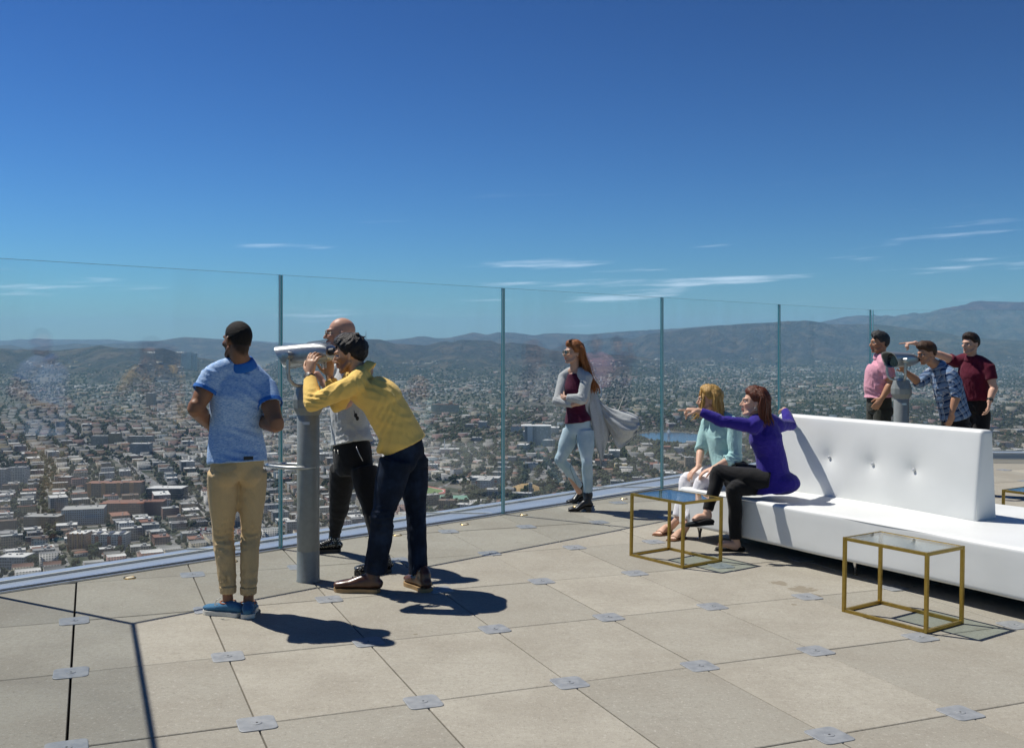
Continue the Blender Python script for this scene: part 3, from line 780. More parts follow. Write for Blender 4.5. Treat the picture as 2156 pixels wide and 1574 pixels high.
for nm, R_, dz, mt in (('running_track', 46, .8, M_TRK), ('touch_line', 36.5, .95, M_LINE), ('turf', 35, 1.1, M_TURF)):
    m = MB(); m.add([(p[0], p[1], dz) for p in stadium(R_, 46)], [tuple(range(30))]); m.build(nm, mt, root)
M_COURT = plain('court_green', (0.14, 0.27, 0.20), 0.9, var=.06, scale=.05)
disc('tennis_courts', COURTS[0], COURTS[1], [(-38, -20), (38, -26), (40, 20), (-36, 26)], CITY_Z + .8, M_COURT)
disc('parking_lot', LOT[0], LOT[1], [(-32, -34), (70, -34), (70, 36), (-28, 36)], CITY_Z + .8, plain('lot_asphalt', (.13, .13, .13), .9, var=.15, scale=.1))
m = MB(); vs = []; fs = []
for i in range(7):
    for j in range(16):
        a = j * math.tau / 16; q = 1 - i / 6
        vs.append((math.cos(a) * 36 * q, math.sin(a) * 30 * q, 12 * (1 - q * q)))
fs = [(i * 16 + j, i * 16 + (j + 1) % 16, (i + 1) * 16 + (j + 1) % 16, (i + 1) * 16 + j) for i in range(6) for j in range(16)]
m.add(vs, fs); mo = m.build('dry_mound', plain('dry_grass', (.33, .22, .09), .95, var=.25, scale=.2), smooth='all'); mo.location = (MOUND[0], MOUND[1], CITY_Z - .2); tag(mo, kind='structure')
# thin masts on the skyline and the slim pale tower in the valley
def mast(px, py0, py1, Y, r, label, nm='radio_mast'):
    a, b = ray(px, py0, Y), ray(px, py1, Y)
    z = float(elev(np.array([a.x]), np.array([Y]))[0]) - 2
    m = MB(); m.tube([(0, 0, 0), (0, 0, (b.z - z) * .6), (0, 0, b.z - z)], [r * 1.4, r, r * .5], 6)
    for k in (.35, .6, .8): m.box((0, 0, (b.z - z) * k), (r * 4, r * 4, r))
    o = m.build(nm, M_LINE if nm != 'radio_mast' else M_ASPH); o.location = (a.x, Y, z); tag(o, label, 'mast')
mast(770.5, 716, 696, 10450, 3.0, 'tall thin radio mast on the ridge behind the binocular viewer')
mast(957, 722, 713, 10450, 2.6, 'short radio mast on the central hill crest')
mast(1265, 852, 792, 5200, 3.6, 'slim white pole tower in the valley behind the long cardigan', 'white_pole_tower')
# ================================================================== the terrace
G_TH, G_O, G_S, G_R = 0.3989, Vector((-1.7994, 4.0344)), 0.7534, 0.9925      # paver grid: turn, origin, column and row pitch
GU, GV = Vector((math.cos(G_TH), math.sin(G_TH))), Vector((-math.sin(G_TH), math.cos(G_TH)))
FD = Vector((0.698, 0.7161)).normalized(); FN = Vector((-FD.y, FD.x))          # glass fence: run and outward side
C_L = Vector((-3.378, 6.447)); C_R = Vector((5.66, 15.72))                     # its corners
FD3 = Vector((0.391, -0.920)).normalized(); FN3 = Vector((FD3.y, -FD3.x))      # run that comes back towards the viewer
FDR = Vector((1.0, 0.0)); FNR = Vector((0, 1.0))
RAIL_Z = 2.222
E_R = C_R + FDR * 13.0
E_3 = C_L + FD3 * 9.4
END = [E_3, Vector((E_R.x, E_3.y))]
OUTLINE = [C_L, E_3, END[1], E_R, C_R]                                         # floor, anticlockwise

def clip_poly(poly, a, b):
    """keep the part of poly on the left of the line a->b"""
    out = []; d = b - a
    side = lambda p: d.x * (p.y - a.y) - d.y * (p.x - a.x)
    for i, p in enumerate(poly):
        q = poly[(i + 1) % len(poly)]; sp, sq = side(p), side(q)
        if sp >= 0: out.append(p)
        if (sp > 0 > sq) or (sp < 0 < sq): out.append(p + (q - p) * (sp / (sp - sq)))
    return out
def clip_outline(poly, m=0.0):
    n = len(OUTLINE)
    for i in range(n):
        a, b = OUTLINE[i], OUTLINE[(i + 1) % n]; nl = (b - a).normalized(); off = Vector((-nl.y, nl.x)) * m
        poly = clip_poly(poly, a + off, b + off)
        if len(poly) < 3: return []
    return poly

# --- paving material: exposed-aggregate concrete
t = NT('paver_concrete'); c = t.coord(); rnd = t.rnd()
pos = t.node('ShaderNodeNewGeometry').outputs['Position']
big = t.noise(pos, 1.7, 4, 0.6); fine = t.noise(pos, 160, 2, 0.6); spk = t.voro(pos, 170, 'Distance'); med = t.noise(pos, 26, 4, 0.65)
base = t.mix(rnd, (0.305, 0.292, 0.245), (0.395, 0.372, 0.308))
base = t.mix(t.ramp(big, 0.35, 0.7), base, t.mix(0.5, base, (0.25, 0.225, 0.18)))
base = t.mix(t.ramp(med, 0.35, 0.7, 0, 0.30), base, (0.25, 0.225, 0.185))
base = t.mix(t.ramp(fine, 0.55, 0.75, 0, 0.55), base, (0.20, 0.18, 0.155))
grit = t.noise(pos, 62, 3, 0.7)
base = t.mix(t.ramp(grit, 0.56, 0.70, 0, 0.42), base, (0.15, 0.138, 0.115))
base = t.mix(t.ramp(grit, 0.42, 0.30, 0, 0.45), base, (0.52, 0.49, 0.43))
base = t.mix(t.ramp(spk, 0.16, 0.06, 0, 0.75), base, (0.62, 0.58, 0.52))
streak = t.noise(t.map(pos, (0.5, 9, 1), (0, 0, 0.55)), 1.0, 3)
base = t.mix(t.ramp(streak, 0.55, 0.8, 0, 0.16), base, (0.18, 0.165, 0.14))
stain = t.ramp(t.noise(t.map(pos, loc=(3.1, 7.7, 0)), 3.3, 5, 0.65), 0.66, 0.74, 0, 0.35)
base = t.mix(stain, base, (0.20, 0.165, 0.12))
for (px_, py_, r_) in ((1688, 1240, .13), (1640, 1226, .09), (1712, 1252, .07), (1672, 1272, .03), (875, 1334, .02)):
    sp_ = on_floor(px_, py_); dd = t.vmath('LENGTH', t.vmath('SUBTRACT', pos, (sp_.x, sp_.y, sp_.z)))
    blot = t.ramp(t.math('ADD', t.math('DIVIDE', dd, r_), t.math('MULTIPLY', t.noise(pos, 22, 4, .65), 1.6)), 1.55, 1.40, 0, .55)
    base = t.mix(blot, base, (0.17, 0.135, 0.085))
t.set(base, 0.88, spec=0.25); t.bump(t.math('ADD', fine, t.math('MULTIPLY', med, 0.6)), 0.35, 0.004)
M_PAV = t.m
M_BED = plain('joint_bed', (0.035, 0.033, 0.03), 0.95)
t = NT('galvanised_plate'); pos = t.node('ShaderNodeNewGeometry').outputs['Position']
nz = t.noise(pos, 22, 4, 0.6)
t.set(t.mix(t.ramp(nz, 0.3, 0.7), (0.235, 0.25, 0.262), (0.30, 0.315, 0.325)), t.ramp(nz, .3, .7, .5, .65), 0.15); M_PLATE = t.m
M_DARK = plain('dark_hole', (0.02, 0.02, 0.02), 0.6)

terrace = empty('terrace_floor', (0, 0, 0)); tag(terrace, kind='structure')
GAP, TH = 0.007, 0.045
def fz(p, dz=0.0): return (p.x, p.y, floor_z(p.x) + dz)
mb = MB(); n = len(OUTLINE)
grow = [p + (p - Vector((4.5, 5.0))).normalized() * 0.0 for p in OUTLINE]
mb.add([fz(p, -TH) for p in grow] + [fz(p, -0.6) for p in grow], [tuple(range(n)), tuple(range(2 * n - 1, n - 1, -1))] + [(i, i + n, (i + 1) % n + n, (i + 1) % n) for i in range(n)])
mb.build('paving_bed', M_BED, terrace)

def rounded(hw, r, n=5):
    pts = []
    for k, (sx, sy) in enumerate(((1, 1), (-1, 1), (-1, -1), (1, -1))):
        for q in range(n + 1):
            a = math.pi / 2 * (k + q / n)
            pts.append((sx * (hw - r) + r * math.cos(a), sy * (hw - r) + r * math.sin(a)))
    return pts
# plate: rounded square with bevelled rim
mb = MB(); o_, i_ = rounded(.0815, .026), rounded(.0785, .023); k = len(o_)
vs = [(x, y, -.004) for x, y in o_] + [(x, y, .0015) for x, y in o_] + [(x, y, .0028) for x, y in i_]
mb.add(vs, [tuple(range(2 * k, 3 * k))] + [(i, (i + 1) % k, k + (i + 1) % k, k + i) for i in range(k)] + [(k + i, k + (i + 1) % k, 2 * k + (i + 1) % k, 2 * k + i) for i in range(k)])
PLATE_ME = mb.mesh('corner_plate', M_PLATE)
mb = MB(); mb.lathe([(.022, .0015), (.022, .0042), (.0205, .0050), (.0001, .0050)], 20); DISC_ME = mb.mesh('screw_disc', M_PLATE)
mb = MB(); mb.lathe([(.0048, .0040), (.0048, .0058), (.0001, .0058)], 10); HOLE_ME = mb.mesh('screw_hole', M_DARK)
tilt_y = math.atan(TILT)

NEARC = 0.012
for i in range(-6, 30):
    for j in range(-8, 16):
        cs = []
        wide = 0.002 if i == 0 else 0.0      # the joint left of column 0 stands open
        wider = 0.002 if i == -1 else 0.0
        for (a, b, sx, sy) in ((i, j, 1, 1), (i + 1, j, -1, 1), (i + 1, j + 1, -1, -1), (i, j + 1, 1, -1)):
            ex = GAP / 2 + (wide if sx > 0 else wider)
            cs.append(G_O + GU * (a * G_S + sx * ex) + GV * (b * G_R + sy * GAP / 2))
        poly = clip_outline(cs, 0.035)
        if len(poly) < 3: continue
        ctr = sum(poly, Vector((0, 0))) / len(poly)
        if ctr.y < 1.0 or abs(ctr.x) > 0.75 * ctr.y + 2.2: continue
        area = abs(sum(poly[q].x * poly[(q + 1) % len(poly)].y - poly[(q + 1) % len(poly)].x * poly[q].y for q in range(len(poly)))) / 2
        if area < 0.012: continue
        rr_ = random.Random(i * 91 + j)
        lift = rr_.uniform(-.0012, .0012)
        m = MB(); kk = len(poly)
        inn = [p + (ctr - p).normalized() * 0.005 for p in poly]
        R_ = lambda p, dz: (p.x - ctr.x, p.y - ctr.y, floor_z(p.x) - floor_z(ctr.x) + dz)
        m.add([R_(p, -TH) for p in poly] + [R_(p, -.003) for p in poly] + [R_(p, 0) for p in inn],
              [tuple(range(2 * kk, 3 * kk))] + [(q, (q + 1) % kk, kk + (q + 1) % kk, kk + q) for q in range(kk)] + [(kk + q, kk + (q + 1) % kk, 2 * kk + (q + 1) % kk, 2 * kk + q) for q in range(kk)])
        o = m.build('paver', M_PAV, terrace); o.location = (ctr.x, ctr.y, floor_z(ctr.x) + lift)
for i in range(-4, 26):
    for j in range(-5, 15):
        p = G_O + GU * (i * G_S) + GV * (j * G_R)
        if p.y < 2.2 or abs(p.x) > 0.62 * p.y + 0.6: continue
        if len(clip_outline([p + GU * .1, p + GV * .1, p - GU * .1, p - GV * .1], 0.12)) != 4: continue
        if abs((p - C_L).dot(FN)) < .14: continue
        o = obj('corner_plate', PLATE_ME, terrace); o.location = fz(p, .0015); o.rotation_euler = floor_turn(G_TH + random.Random(i * 7 + j).uniform(-.03, .03))
        obj('screw_disc', DISC_ME, o); obj('screw_hole', HOLE_ME, o)

# --- recessed brass floor lights along the fence
M_BRASS = plain('brass_rim', (0.62, 0.42, 0.16), 0.28, 1.0)
M_LENS = plain('frosted_lens', (0.75, 0.66, 0.48), 0.35, 0.0)
mb = MB(); mb.lathe([(.042, -.01), (.042, .003), (.038, .007), (.030, .0045), (.029, -.01)], 24); RIM = mb.mesh('brass_rim', M_BRASS, smooth=True)
mb = MB(); mb.lathe([(.029, -.012), (.029, .003), (.018, .0075), (.0001, .009)], 20); LENSM = mb.mesh('lens', M_LENS, smooth=True)
for k in range(13):
    p = C_L + FD * (0.86 + 0.795 * k) - FN * (0.165)
    r = empty('floor_light', fz(p, .001)); tag(r, 'small round brass floor light set in the paving along the glass fence', 'floor light', 'brass floor lights along the fence')
    obj('rim', RIM, r); obj('lens', LENSM, r)

# --- outer coping, base rails, glass panes
t = NT('coping_metal'); pos = t.node('ShaderNodeNewGeometry').outputs['Position']; nz = t.noise(pos, 3, 4)
t.set(t.mix(t.ramp(nz, .3, .7), (0.36, 0.42, 0.50), (0.41, 0.47, 0.55)), 0.34, 0.40); M_COPE = t.m
M_STRIP = plain('white_strip', (0.62, 0.62, 0.56), 0.5)
M_ALU = plain('brushed_aluminium', (0.56, 0.58, 0.60), 0.35, 0.85)
M_GASK = plain('black_gasket', (0.02, 0.02, 0.022), 0.7)
t = NT('clear_glass')
t.n.remove(t.b)
lw = t.node('ShaderNodeLayerWeight'); lw.inputs['Blend'].default_value = 0.5
f5 = t.math('POWER', lw.outputs['Facing'], 6.4)
fr = t.math('ADD', t.math('MULTIPLY', f5, 0.95), 0.050)
tr = t.node('ShaderNodeBsdfTransparent'); tr.inputs['Color'].default_value = (0.974, 0.990, 0.993, 1)
gl = t.node('ShaderNodeBsdfGlossy'); gl.inputs['Roughness'].default_value = 0.0; gl.inputs['Color'].default_value = (1, 1, 1, 1)
mx = t.node('ShaderNodeMixShader'); t.put(mx.inputs[0], fr); t.l.new(tr.outputs[0], mx.inputs[1]); t.l.new(gl.outputs[0], mx.inputs[2])
gpos = t.node('ShaderNodeNewGeometry').outputs['Position']
veil = t.ramp(t.noise(t.map(gpos, (1.6, 1.6, .35)), 1.0, 4, .6), .40, .78, .003, .045)  # faint whitish diffuse film over the panes, in tall noise streaks
df = t.node('ShaderNodeBsdfDiffuse'); df.inputs['Color'].default_value = (.80, .84, .86, 1)
md = t.node('ShaderNodeMixShader'); t.put(md.inputs[0], veil); t.l.new(mx.outputs[0], md.inputs[1]); t.l.new(df.outputs[0], md.inputs[2])
t.l.new(md.outputs[0], t.out.inputs['Surface']); M_GLASS = t.m
t = NT('glass_edge'); t.set((0.045, 0.26, 0.31), 0.15, spec=0.8); M_GEDGE = t.m
t = NT('polished_arris'); t.set((0.42, 0.60, 0.64), 0.2, spec=0.6); M_ARRIS = t.m

def fence_run(name, label, a, d, nrm, joints, cap0=False):
    """panes between the distances given in joints, measured from a along d"""
    root = empty(name, (a.x, a.y, floor_z(a.x))); tag(root, label, 'glass fence')
    inv = Vector((a.x, a.y, floor_z(a.x)))
    L0, L1 = joints[0], joints[-1]
    q = lambda s, off, z: Vector((a.x + d.x * s + nrm.x * off, a.y + d.y * s + nrm.y * off, z)) - inv
    fzl = lambda s, off: floor_z(a.x + d.x * s + nrm.x * off)
    for (nm, o0, o1, z0, z1, mt) in (('inner_rail', -.034, -.022, -.05, .012, M_ALU), ('gasket', -.022, -.0165, -.05, .006, M_GASK), ('outer_gasket', .0165, .024, -.05, .006, M_GASK), ('outer_rail', .024, .060, -.05, .016, M_ALU)):
        m = MB(); vs = []
        for s in (L0, L1):
            for off, z in ((o0, z0), (o1, z0), (o1, z1), (o0, z1)): vs.append(q(s, off, fzl(s, off) + z))
        m.add(vs, [(0, 1, 2, 3), (7, 6, 5, 4), (0, 4, 5, 1), (1, 5, 6, 2), (2, 6, 7, 3), (3, 7, 4, 0)])
        m.build(nm, mt, root)
    for k in range(len(joints) - 1):
        s0, s1 = joints[k] + .006, joints[k + 1] - .006
        m = MB(); vs = []
        for s in (s0, s1):
            for off in (-.0155, .0155):
                vs += [q(s, off, fzl(s, 0) - .04), q(s, off, RAIL_Z)]
        # 0 in-bottom 1 in-top 2 out-bottom 3 out-top (start), 4..7 end
        m.add(vs, [(0, 4, 5, 1), (2, 3, 7, 6)], 0)
        m.add(vs, [(0, 1, 3, 2), (4, 6, 7, 5), (1, 5, 7, 3), (0, 2, 6, 4)], 1)
        pane = m.build('glass_pane', [M_GLASS, M_GEDGE], root)
        m = MB(); m.bar(q(s0 + .004, -.0165, fzl(s0, 0) + .02), q(s0 + .004, -.0165, RAIL_Z - .002), .007, .0018, up=(nrm.x, nrm.y, 0)); m.build('polished_edge', M_ARRIS, pane)
        m = MB(); m.bar(q(s1 - .009, -.0165, fzl(s1, 0) + .02), q(s1 - .009, -.0165, RAIL_Z - .002), .014, .0018, up=(nrm.x, nrm.y, 0)); m.build('polished_edge', M_ARRIS, pane)
    return root
J1 = [0.0, 2.178, 4.71, 7.355, 10.07, 12.91]
fence_run('glass_fence', 'long clear glass fence running past the binocular viewer to the far corner', C_L, FD, FN, J1)
fence_run('glass_fence', 'clear glass fence across the far end behind the men at the viewer', C_R, FDR, FNR, [0.012, 2.9, 5.8, 8.7, 11.6])
fence_run('glass_fence', 'clear glass fence returning at the near corner, its top edge shading the paving', C_L, FD3, FN3, [0.012, 2.6, 5.2, 7.8, 9.3])

def coping(name, a, b, na, nb, joints, d, nrm, width=0.66):
    root = empty(name, (0, 0, 0)); tag(root, kind='structure')
    m = MB()
    for (o0, o1, z0, mt) in ((.058, width, -.004, M_COPE),):
        vs = []
        for p, nn in ((a, na), (b, nb)):
            for off, z in ((o0, z0 - .5), (o1, z0 - .5), (o1, z0 - .012), (o0, z0)):
                w = p + nn * off; vs.append((w.x, w.y, floor_z(w.x) * .3 + z + .012 - .012))
        m.add(vs, [(0, 1, 2, 3), (7, 6, 5, 4), (0, 4, 5, 1), (1, 5, 6, 2), (2, 6, 7, 3), (3, 7, 4, 0)])
        m.build('coping_sheet', mt, root)
    m = MB()
    for off, wd in ((.072, .02), (width * .70, .012)):  # thin white strips running the length of the ledge
        pa, pb = a + na * off, b + nb * off
        m.bar((pa.x, pa.y, floor_z(pa.x) * .3 - .004), (pb.x, pb.y, floor_z(pb.x) * .3 - .004), wd, .02)
    m.build('white_line', M_STRIP, root)
    m = MB()
    for s in joints:
        p = a + d * s; p0, p1 = p + nrm * .07, p + nrm * (width + .01) - d * .45
        m.bar((p0.x, p0.y, floor_z(p0.x) * .3 - .003), (p1.x, p1.y, floor_z(p1.x) * .3 - .014), .012, .02)
    m.build('cross_joint', M_STRIP, root)
mitre_r = (FN + FNR) / (1 + FN.dot(FNR)); mitre_l = (FN + FN3) / (1 + FN.dot(FN3))
coping('outer_ledge', C_L, C_R, mitre_l, mitre_r, J1[1:-1], FD, FN)
coping('outer_ledge', C_R, E_R, mitre_r, FNR, [2.9, 5.8, 8.7], FDR, FNR)
coping('outer_ledge', E_3, C_L, FN3, mitre_l, [], FD3, FN3)
# the tower that carries the terrace
m = MB(); pts = [C_L + mitre_l * .60, E_3 + FN3 * .60, Vector((E_R.x, E_3.y)), E_R + FNR * .60, C_R + mitre_r * .60]
m.prism([(p.x, p.y) for p in pts], CITY_Z, -0.62); tag(m.build('tower_walls', plain('tower_stone', (.42, .36, .30), .7)), kind='structure')

# ================================================================== binocular viewers
t = NT('viewer_silver'); c = t.coord(); nz = t.noise(c, 60, 3)
t.set(t.mix(t.ramp(nz, .3, .7), (.40, .42, .41), (.46, .48, .47)), t.ramp(nz, .3, .7, .30, .38), 0.65); M_SILV = t.m
t = NT('viewer_grey'); c = t.coord(); nz = t.noise(c, 25, 3)
t.set(t.mix(t.ramp(nz, .3, .7), (.235, .25, .235), (.265, .28, .265)), .42, 0.12); M_GREY = t.m
M_LENSG = plain('lens_black', (0.01, 0.012, 0.018), 0.08, spec=.8)
M_RUBBER = plain('black_rubber', (.02, .02, .02), .6)

def viewer(label, base, aim, pitch=0.0, zoff=0.0):
    """base on the floor; aim is the horizontal pointing direction of the binocular head"""
    root = empty('binocular_viewer', base); tag(root, label, 'binoculars')
    up = Vector((0, 0, 1)); f = Vector((aim[0], aim[1], 0)).normalized(); s = up.cross(f)
    m = MB(); m.lathe([(.083, 0), (.083, .006), (.0785, .012), (.0775, .21), (.0770, .2115), (.0770, .2145), (.0775, .216), (.0775, 1.165), (.074, 1.17)], 40)
    m.build('post', M_GREY, root, smooth=True)
    # eight-sided collar, wide in the middle
    m = MB(); m.lathe([(.078, 1.150), (.106, 1.205), (.108, 1.262), (.082, 1.350), (.060, 1.352)], 12)
    m.build('collar', M_GREY, root, bevel=.004)
    m = MB()
    # yoke
    hz_ = 1.566
    arms = []
    for k in (-1, 1):
        pts = [Vector((0, 0, 1.350)) + s * k * .02, f * .035 + Vector((0, 0, 1.352)) + s * k * .06, f * .06 + Vector((0, 0, 1.366)) + s * k * .092, f * .078 + Vector((0, 0, 1.40)) + s * k * .112, f * .085 + Vector((0, 0, 1.45)) + s * k * .118, f * .085 + Vector((0, 0, hz_)) + s * k * .118]
        m.tube([p for p in pts], .0135, 12)
    m.lathe([(.05, 1.345), (.045, 1.366), (.026, 1.374), (.026, 1.40)], 18)
    m.build('yoke', M_SILV, root, smooth=True)
    m = MB()
    for k in (-1, 1):
        c0 = Vector((0, 0, hz_)) + f * .085; m.tube([c0 + s * k * .070, c0 + s * k * .155], .0275, 20)
    m.build('trunnion', M_SILV, root, smooth=True, bevel=.002)
    # binocular head: lofted rounded body, hood slanting forward
    fq = (f * math.cos(pitch) + up * math.sin(pitch)); uq = (up * math.cos(pitch) - f * math.sin(pitch))
    c0 = Vector((0, 0, hz_ + .004))
    secs = [(-.195, .050, .040, -.006), (-.188, .072, .050, -.004), (-.16, .080, .061, 0), (-.09, .089, .073, .002), (.0, .094, .078, .002), (.10, .097, .081, .002), (.165, .098, .083, .002)]
    n = 28; vs = []; m = MB()
    def ring(y, rx, rz, dz, cut=0.0):
        out = []
        for j in range(n):
            a = math.tau * j / n; e = .74
            cx_, cz_ = math.copysign(abs(math.cos(a)) ** e, math.cos(a)) * rx, math.copysign(abs(math.sin(a)) ** e, math.sin(a)) * rz + dz
            out.append(c0 + s * cx_ + uq * cz_ + fq * (y + cut * (cz_ / rz)))
        return out
    for q in secs: vs += ring(*q)
    vs += ring(.180, .099, .085, .002, .052)        # slanted hood lip
    vs += ring(.177, .090, .075, .002, .048)
    vs += ring(.11, .088, .072, .002)
    k = len(secs) + 3
    fs = [(i * n + j, i * n + (j + 1) % n, (i + 1) * n + (j + 1) % n, (i + 1) * n + j) for i in range(k - 1) for j in range(n)] + [tuple(range(n - 1, -1, -1))]
    m.add(vs, fs); m.build('binocular_head', M_SILV, root, smooth=True)
    m = MB(); m.add(ring(.115, .0885, .0725, .002), [tuple(range(n))]); m.build('front_glass', M_LENSG, root)
    m = MB()
    for kk in (-1, 1): m.tube([c0 + s * kk * .033 - fq * .175, c0 + s * kk * .033 - fq * .232], [.026, .024], 16)
    m.build('eyepiece', M_RUBBER, root, smooth=True)
    m = MB()
    for q in range(3): m.tube([c0 + s * .028 + uq * .064 - fq * (.135 + .016 * q), c0 - s * .028 + uq * .064 - fq * (.135 + .016 * q)], .0045, 8)
    m.build('vent_rib', M_SILV, root)
    m = MB()   # focus lever and coin latch under the head
    for kk in (-1, 1): m.tube([c0 - uq * .05 - fq * .12 + s * kk * .02, c0 - uq * .105 - fq * .115 + s * kk * .02], .008, 8)
    m.build('focus_lever', M_SILV, root, smooth=True)
    # hoop hand rail
    m = MB(); pts = []
    hs = Vector((-.93, .36, 0)).normalized() if zoff == 0 else s; ht = up.cross(hs)
    for k in range(33):
        a = math.tau * k / 32
        e = math.cos(a); pts.append(hs * (e * .20 + .135) + ht * math.sin(a) * (.098 - .02 * e) + up * (.792 + zoff))
    m.tube(pts, .0125, 10, cap=False, flat=1.15); m.build('hoop_rail', M_SILV, root, smooth='all')
    m = MB(); m.box((0, -.0785, 1.10), (.05, .004, .02)); m.build('maker_plate', M_ALU, root)
    return root
b1 = on_floor(649, 1222); viewer('grey post binocular viewer the man in yellow leans over', b1, (-0.93, 0.37), -0.11)
b2 = Vector((4.17, 10.70, floor_z(4.17))); viewer('grey post binocular viewer behind the white sofa', b2, (-0.86, -0.50), 0.0, zoff=.001)

# ================================================================== gold tables
t = NT('gold_metal'); c = t.coord(); nz = t.noise(c, 30, 3)
t.set(t.mix(t.ramp(nz, .3, .7), (.36, .245, .055), (.43, .30, .075)), t.ramp(nz, .3, .7, .30, .42), 0.9); M_GOLD = t.m
t = NT('table_glass'); t.n.remove(t.b)
lw = t.node('ShaderNodeLayerWeight'); lw.inputs['Blend'].default_value = 0.5
fr = t.math('ADD', t.math('MULTIPLY', t.math('POWER', lw.outputs['Facing'], 3.4), 0.95), 0.06)
tr = t.node('ShaderNodeBsdfTransparent'); tr.inputs['Color'].default_value = (0.86, 0.92, 0.91, 1)
gl = t.node('ShaderNodeBsdfGlossy'); gl.inputs['Roughness'].default_value = 0.02
mx = t.node('ShaderNodeMixShader'); t.put(mx.inputs[0], fr); t.l.new(tr.outputs[0], mx.inputs[1]); t.l.new(gl.outputs[0], mx.inputs[2])
t.l.new(mx.outputs[0], t.out.inputs['Surface']); M_TGL = t.m
def table(label, near, rz, w=.565, d=.455, h=.50, b=.0215):
    """near: corner closest to the viewer; the frame extends along -x' and +y' of the turned axes"""
    root = empty('side_table', near, rz); root.rotation_euler = floor_turn(rz); tag(root, label, 'table', 'gold framed side tables')
    cs = [(0, 0), (-w, 0), (-w, d), (0, d)]; cs = [(x + (b / 2 if x < 0 else -b / 2), y + (b / 2 if y == 0 else -b / 2)) for x, y in cs]
    for x, y in cs:
        m = MB(); m.box((x, y, h / 2), (b, b, h)); m.build('leg', M_GOLD, root, bevel=.0025)
    for z in (b / 2, h - b / 2):
        for (x0, y0), (x1, y1) in zip(cs, cs[1:] + cs[:1]):
            dd = Vector((x1 - x0, y1 - y0, 0)).normalized() * (b / 2)
            m = MB(); m.bar((x0 + dd.x, y0 + dd.y, z), (x1 - dd.x, y1 - dd.y, z), b - .001, b - .001); m.build('frame_bar', M_GOLD, root, bevel=.0025)
    m = MB(); m.box((-w / 2, d / 2, h - .006), (w - 2 * b + .004, d - 2 * b + .004, .007)); m.build('glass_top', M_TGL, root)
    return root
n1 = on_floor(1437, 1197); table('gold cube frame table with glass top before the seated women', n1, math.atan2(-.43 * 1.0, .55) + math.radians(-14))
n2 = on_floor(1951, 1334); table('gold cube frame table with glass top alone beside the sofa seat', n2, math.radians(-54.0), w=.585, d=.405, h=.475)
table('gold frame table standing on the far side of the white sofa', Vector((4.52, 8.10, floor_z(4.5))), math.radians(-54), h=.49)

# ================================================================== white sofa
SU = Vector((0.555, -0.832, 0)); SV = Vector((0.832, 0.555, 0)); S0 = Vector((2.102, 7.757, floor_z(2.3)))
t = NT('white_leatherette'); c = t.coord()
fold = t.noise(c, 2.2, 3, .5); grain = t.noise(c, 220, 2)
t.set(t.mix(t.ramp(fold, .3, .7), (.68, .695, .675), (.74, .755, .735)), .46, spec=.35); t.bump(t.math('ADD', t.math('MULTIPLY', grain, .05), t.math('MULTIPLY', t.noise(c, 6, 3), .5)), .25, .012); M_LEATH = t.m
M_BUTTON = plain('button_silver', (.62, .63, .63), .3, .3)
M_CHROME = plain('chrome', (.55, .56, .57), .12, 1.0)
sofa = empty('white_sofa', S0, math.atan2(SU.y, SU.x)); sofa.rotation_euler = floor_turn(math.atan2(SU.y, SU.x)); tag(sofa, 'white leatherette island sofa with tufted centre back', 'sofa')
def soft_box(name, x0, x1, y0, y1, z0, z1, mat, bev=.035, taper=None, nx=1, ny=1, nz=1, disp=None):
    bm = bmesh.new(); bmesh.ops.create_cube(bm, size=1.0)
    for v in bm.verts:
        v.co = Vector((x0 + (v.co.x + .5) * (x1 - x0), y0 + (v.co.y + .5) * (y1 - y0), z0 + (v.co.z + .5) * (z1 - z0)))
    if taper:
        for v in bm.verts: v.co = taper(v.co)
    bmesh.ops.bevel(bm, geom=bm.edges[:], offset=bev, segments=4, affect='EDGES', profile=.6)
    if nx > 1:
        for ax, cnt, lo, hi in ((0, nx, x0, x1), (1, ny, y0, y1), (2, nz, z0, z1)):
            for k in range(1, cnt):
                no = [0, 0, 0]; no[ax] = 1; co = [0, 0, 0]; co[ax] = lo + (hi - lo) * k / cnt
                bmesh.ops.bisect_plane(bm, geom=bm.verts[:] + bm.edges[:] + bm.faces[:], plane_co=co, plane_no=no)
    if disp:
        bm.normal_update()
        for v in bm.verts: v.co = v.co + disp(v.co, v.normal)
    me = bpy.data.meshes.new(name); bm.to_mesh(me); bm.free()
    me.polygons.foreach_set('use_smooth', [True] * len(me.polygons)); me.materials.append(mat)
    return obj(name, me, sofa)
XL, XR = -1.17, 2.75
def seat_disp(co, n):
    d = 0.0
    if n.z > .5: d = .010 * math.sin(co.x * 2.3 + 1) * math.sin(co.y * 3.1) - .016 * math.exp(-((co.x + .15) ** 2 + (co.y - .3) ** 2) / .05) - .02 * math.exp(-((co.x + .95) ** 2 + (co.y - .35) ** 2) / .05)
    elif abs(n.y) > .5 or abs(n.x) > .5: d = .006 * math.sin(co.x * 4.0 + co.z * 3)
    return n * d
soft_box('seat_base', XL, XR, 0.0, 1.66, .125, .452, M_LEATH, .032, None, 34, 14, 4, seat_disp)
BX0, BX1, BY0, BH = -.74, 1.17, .69, 1.10
def back_taper(co):
    k = (co.z - .43) / (BH - .43)
    mid = BY0 + .135
    co.y = mid + (co.y - mid) * (1 - .52 * k)
    return co
BTN = []
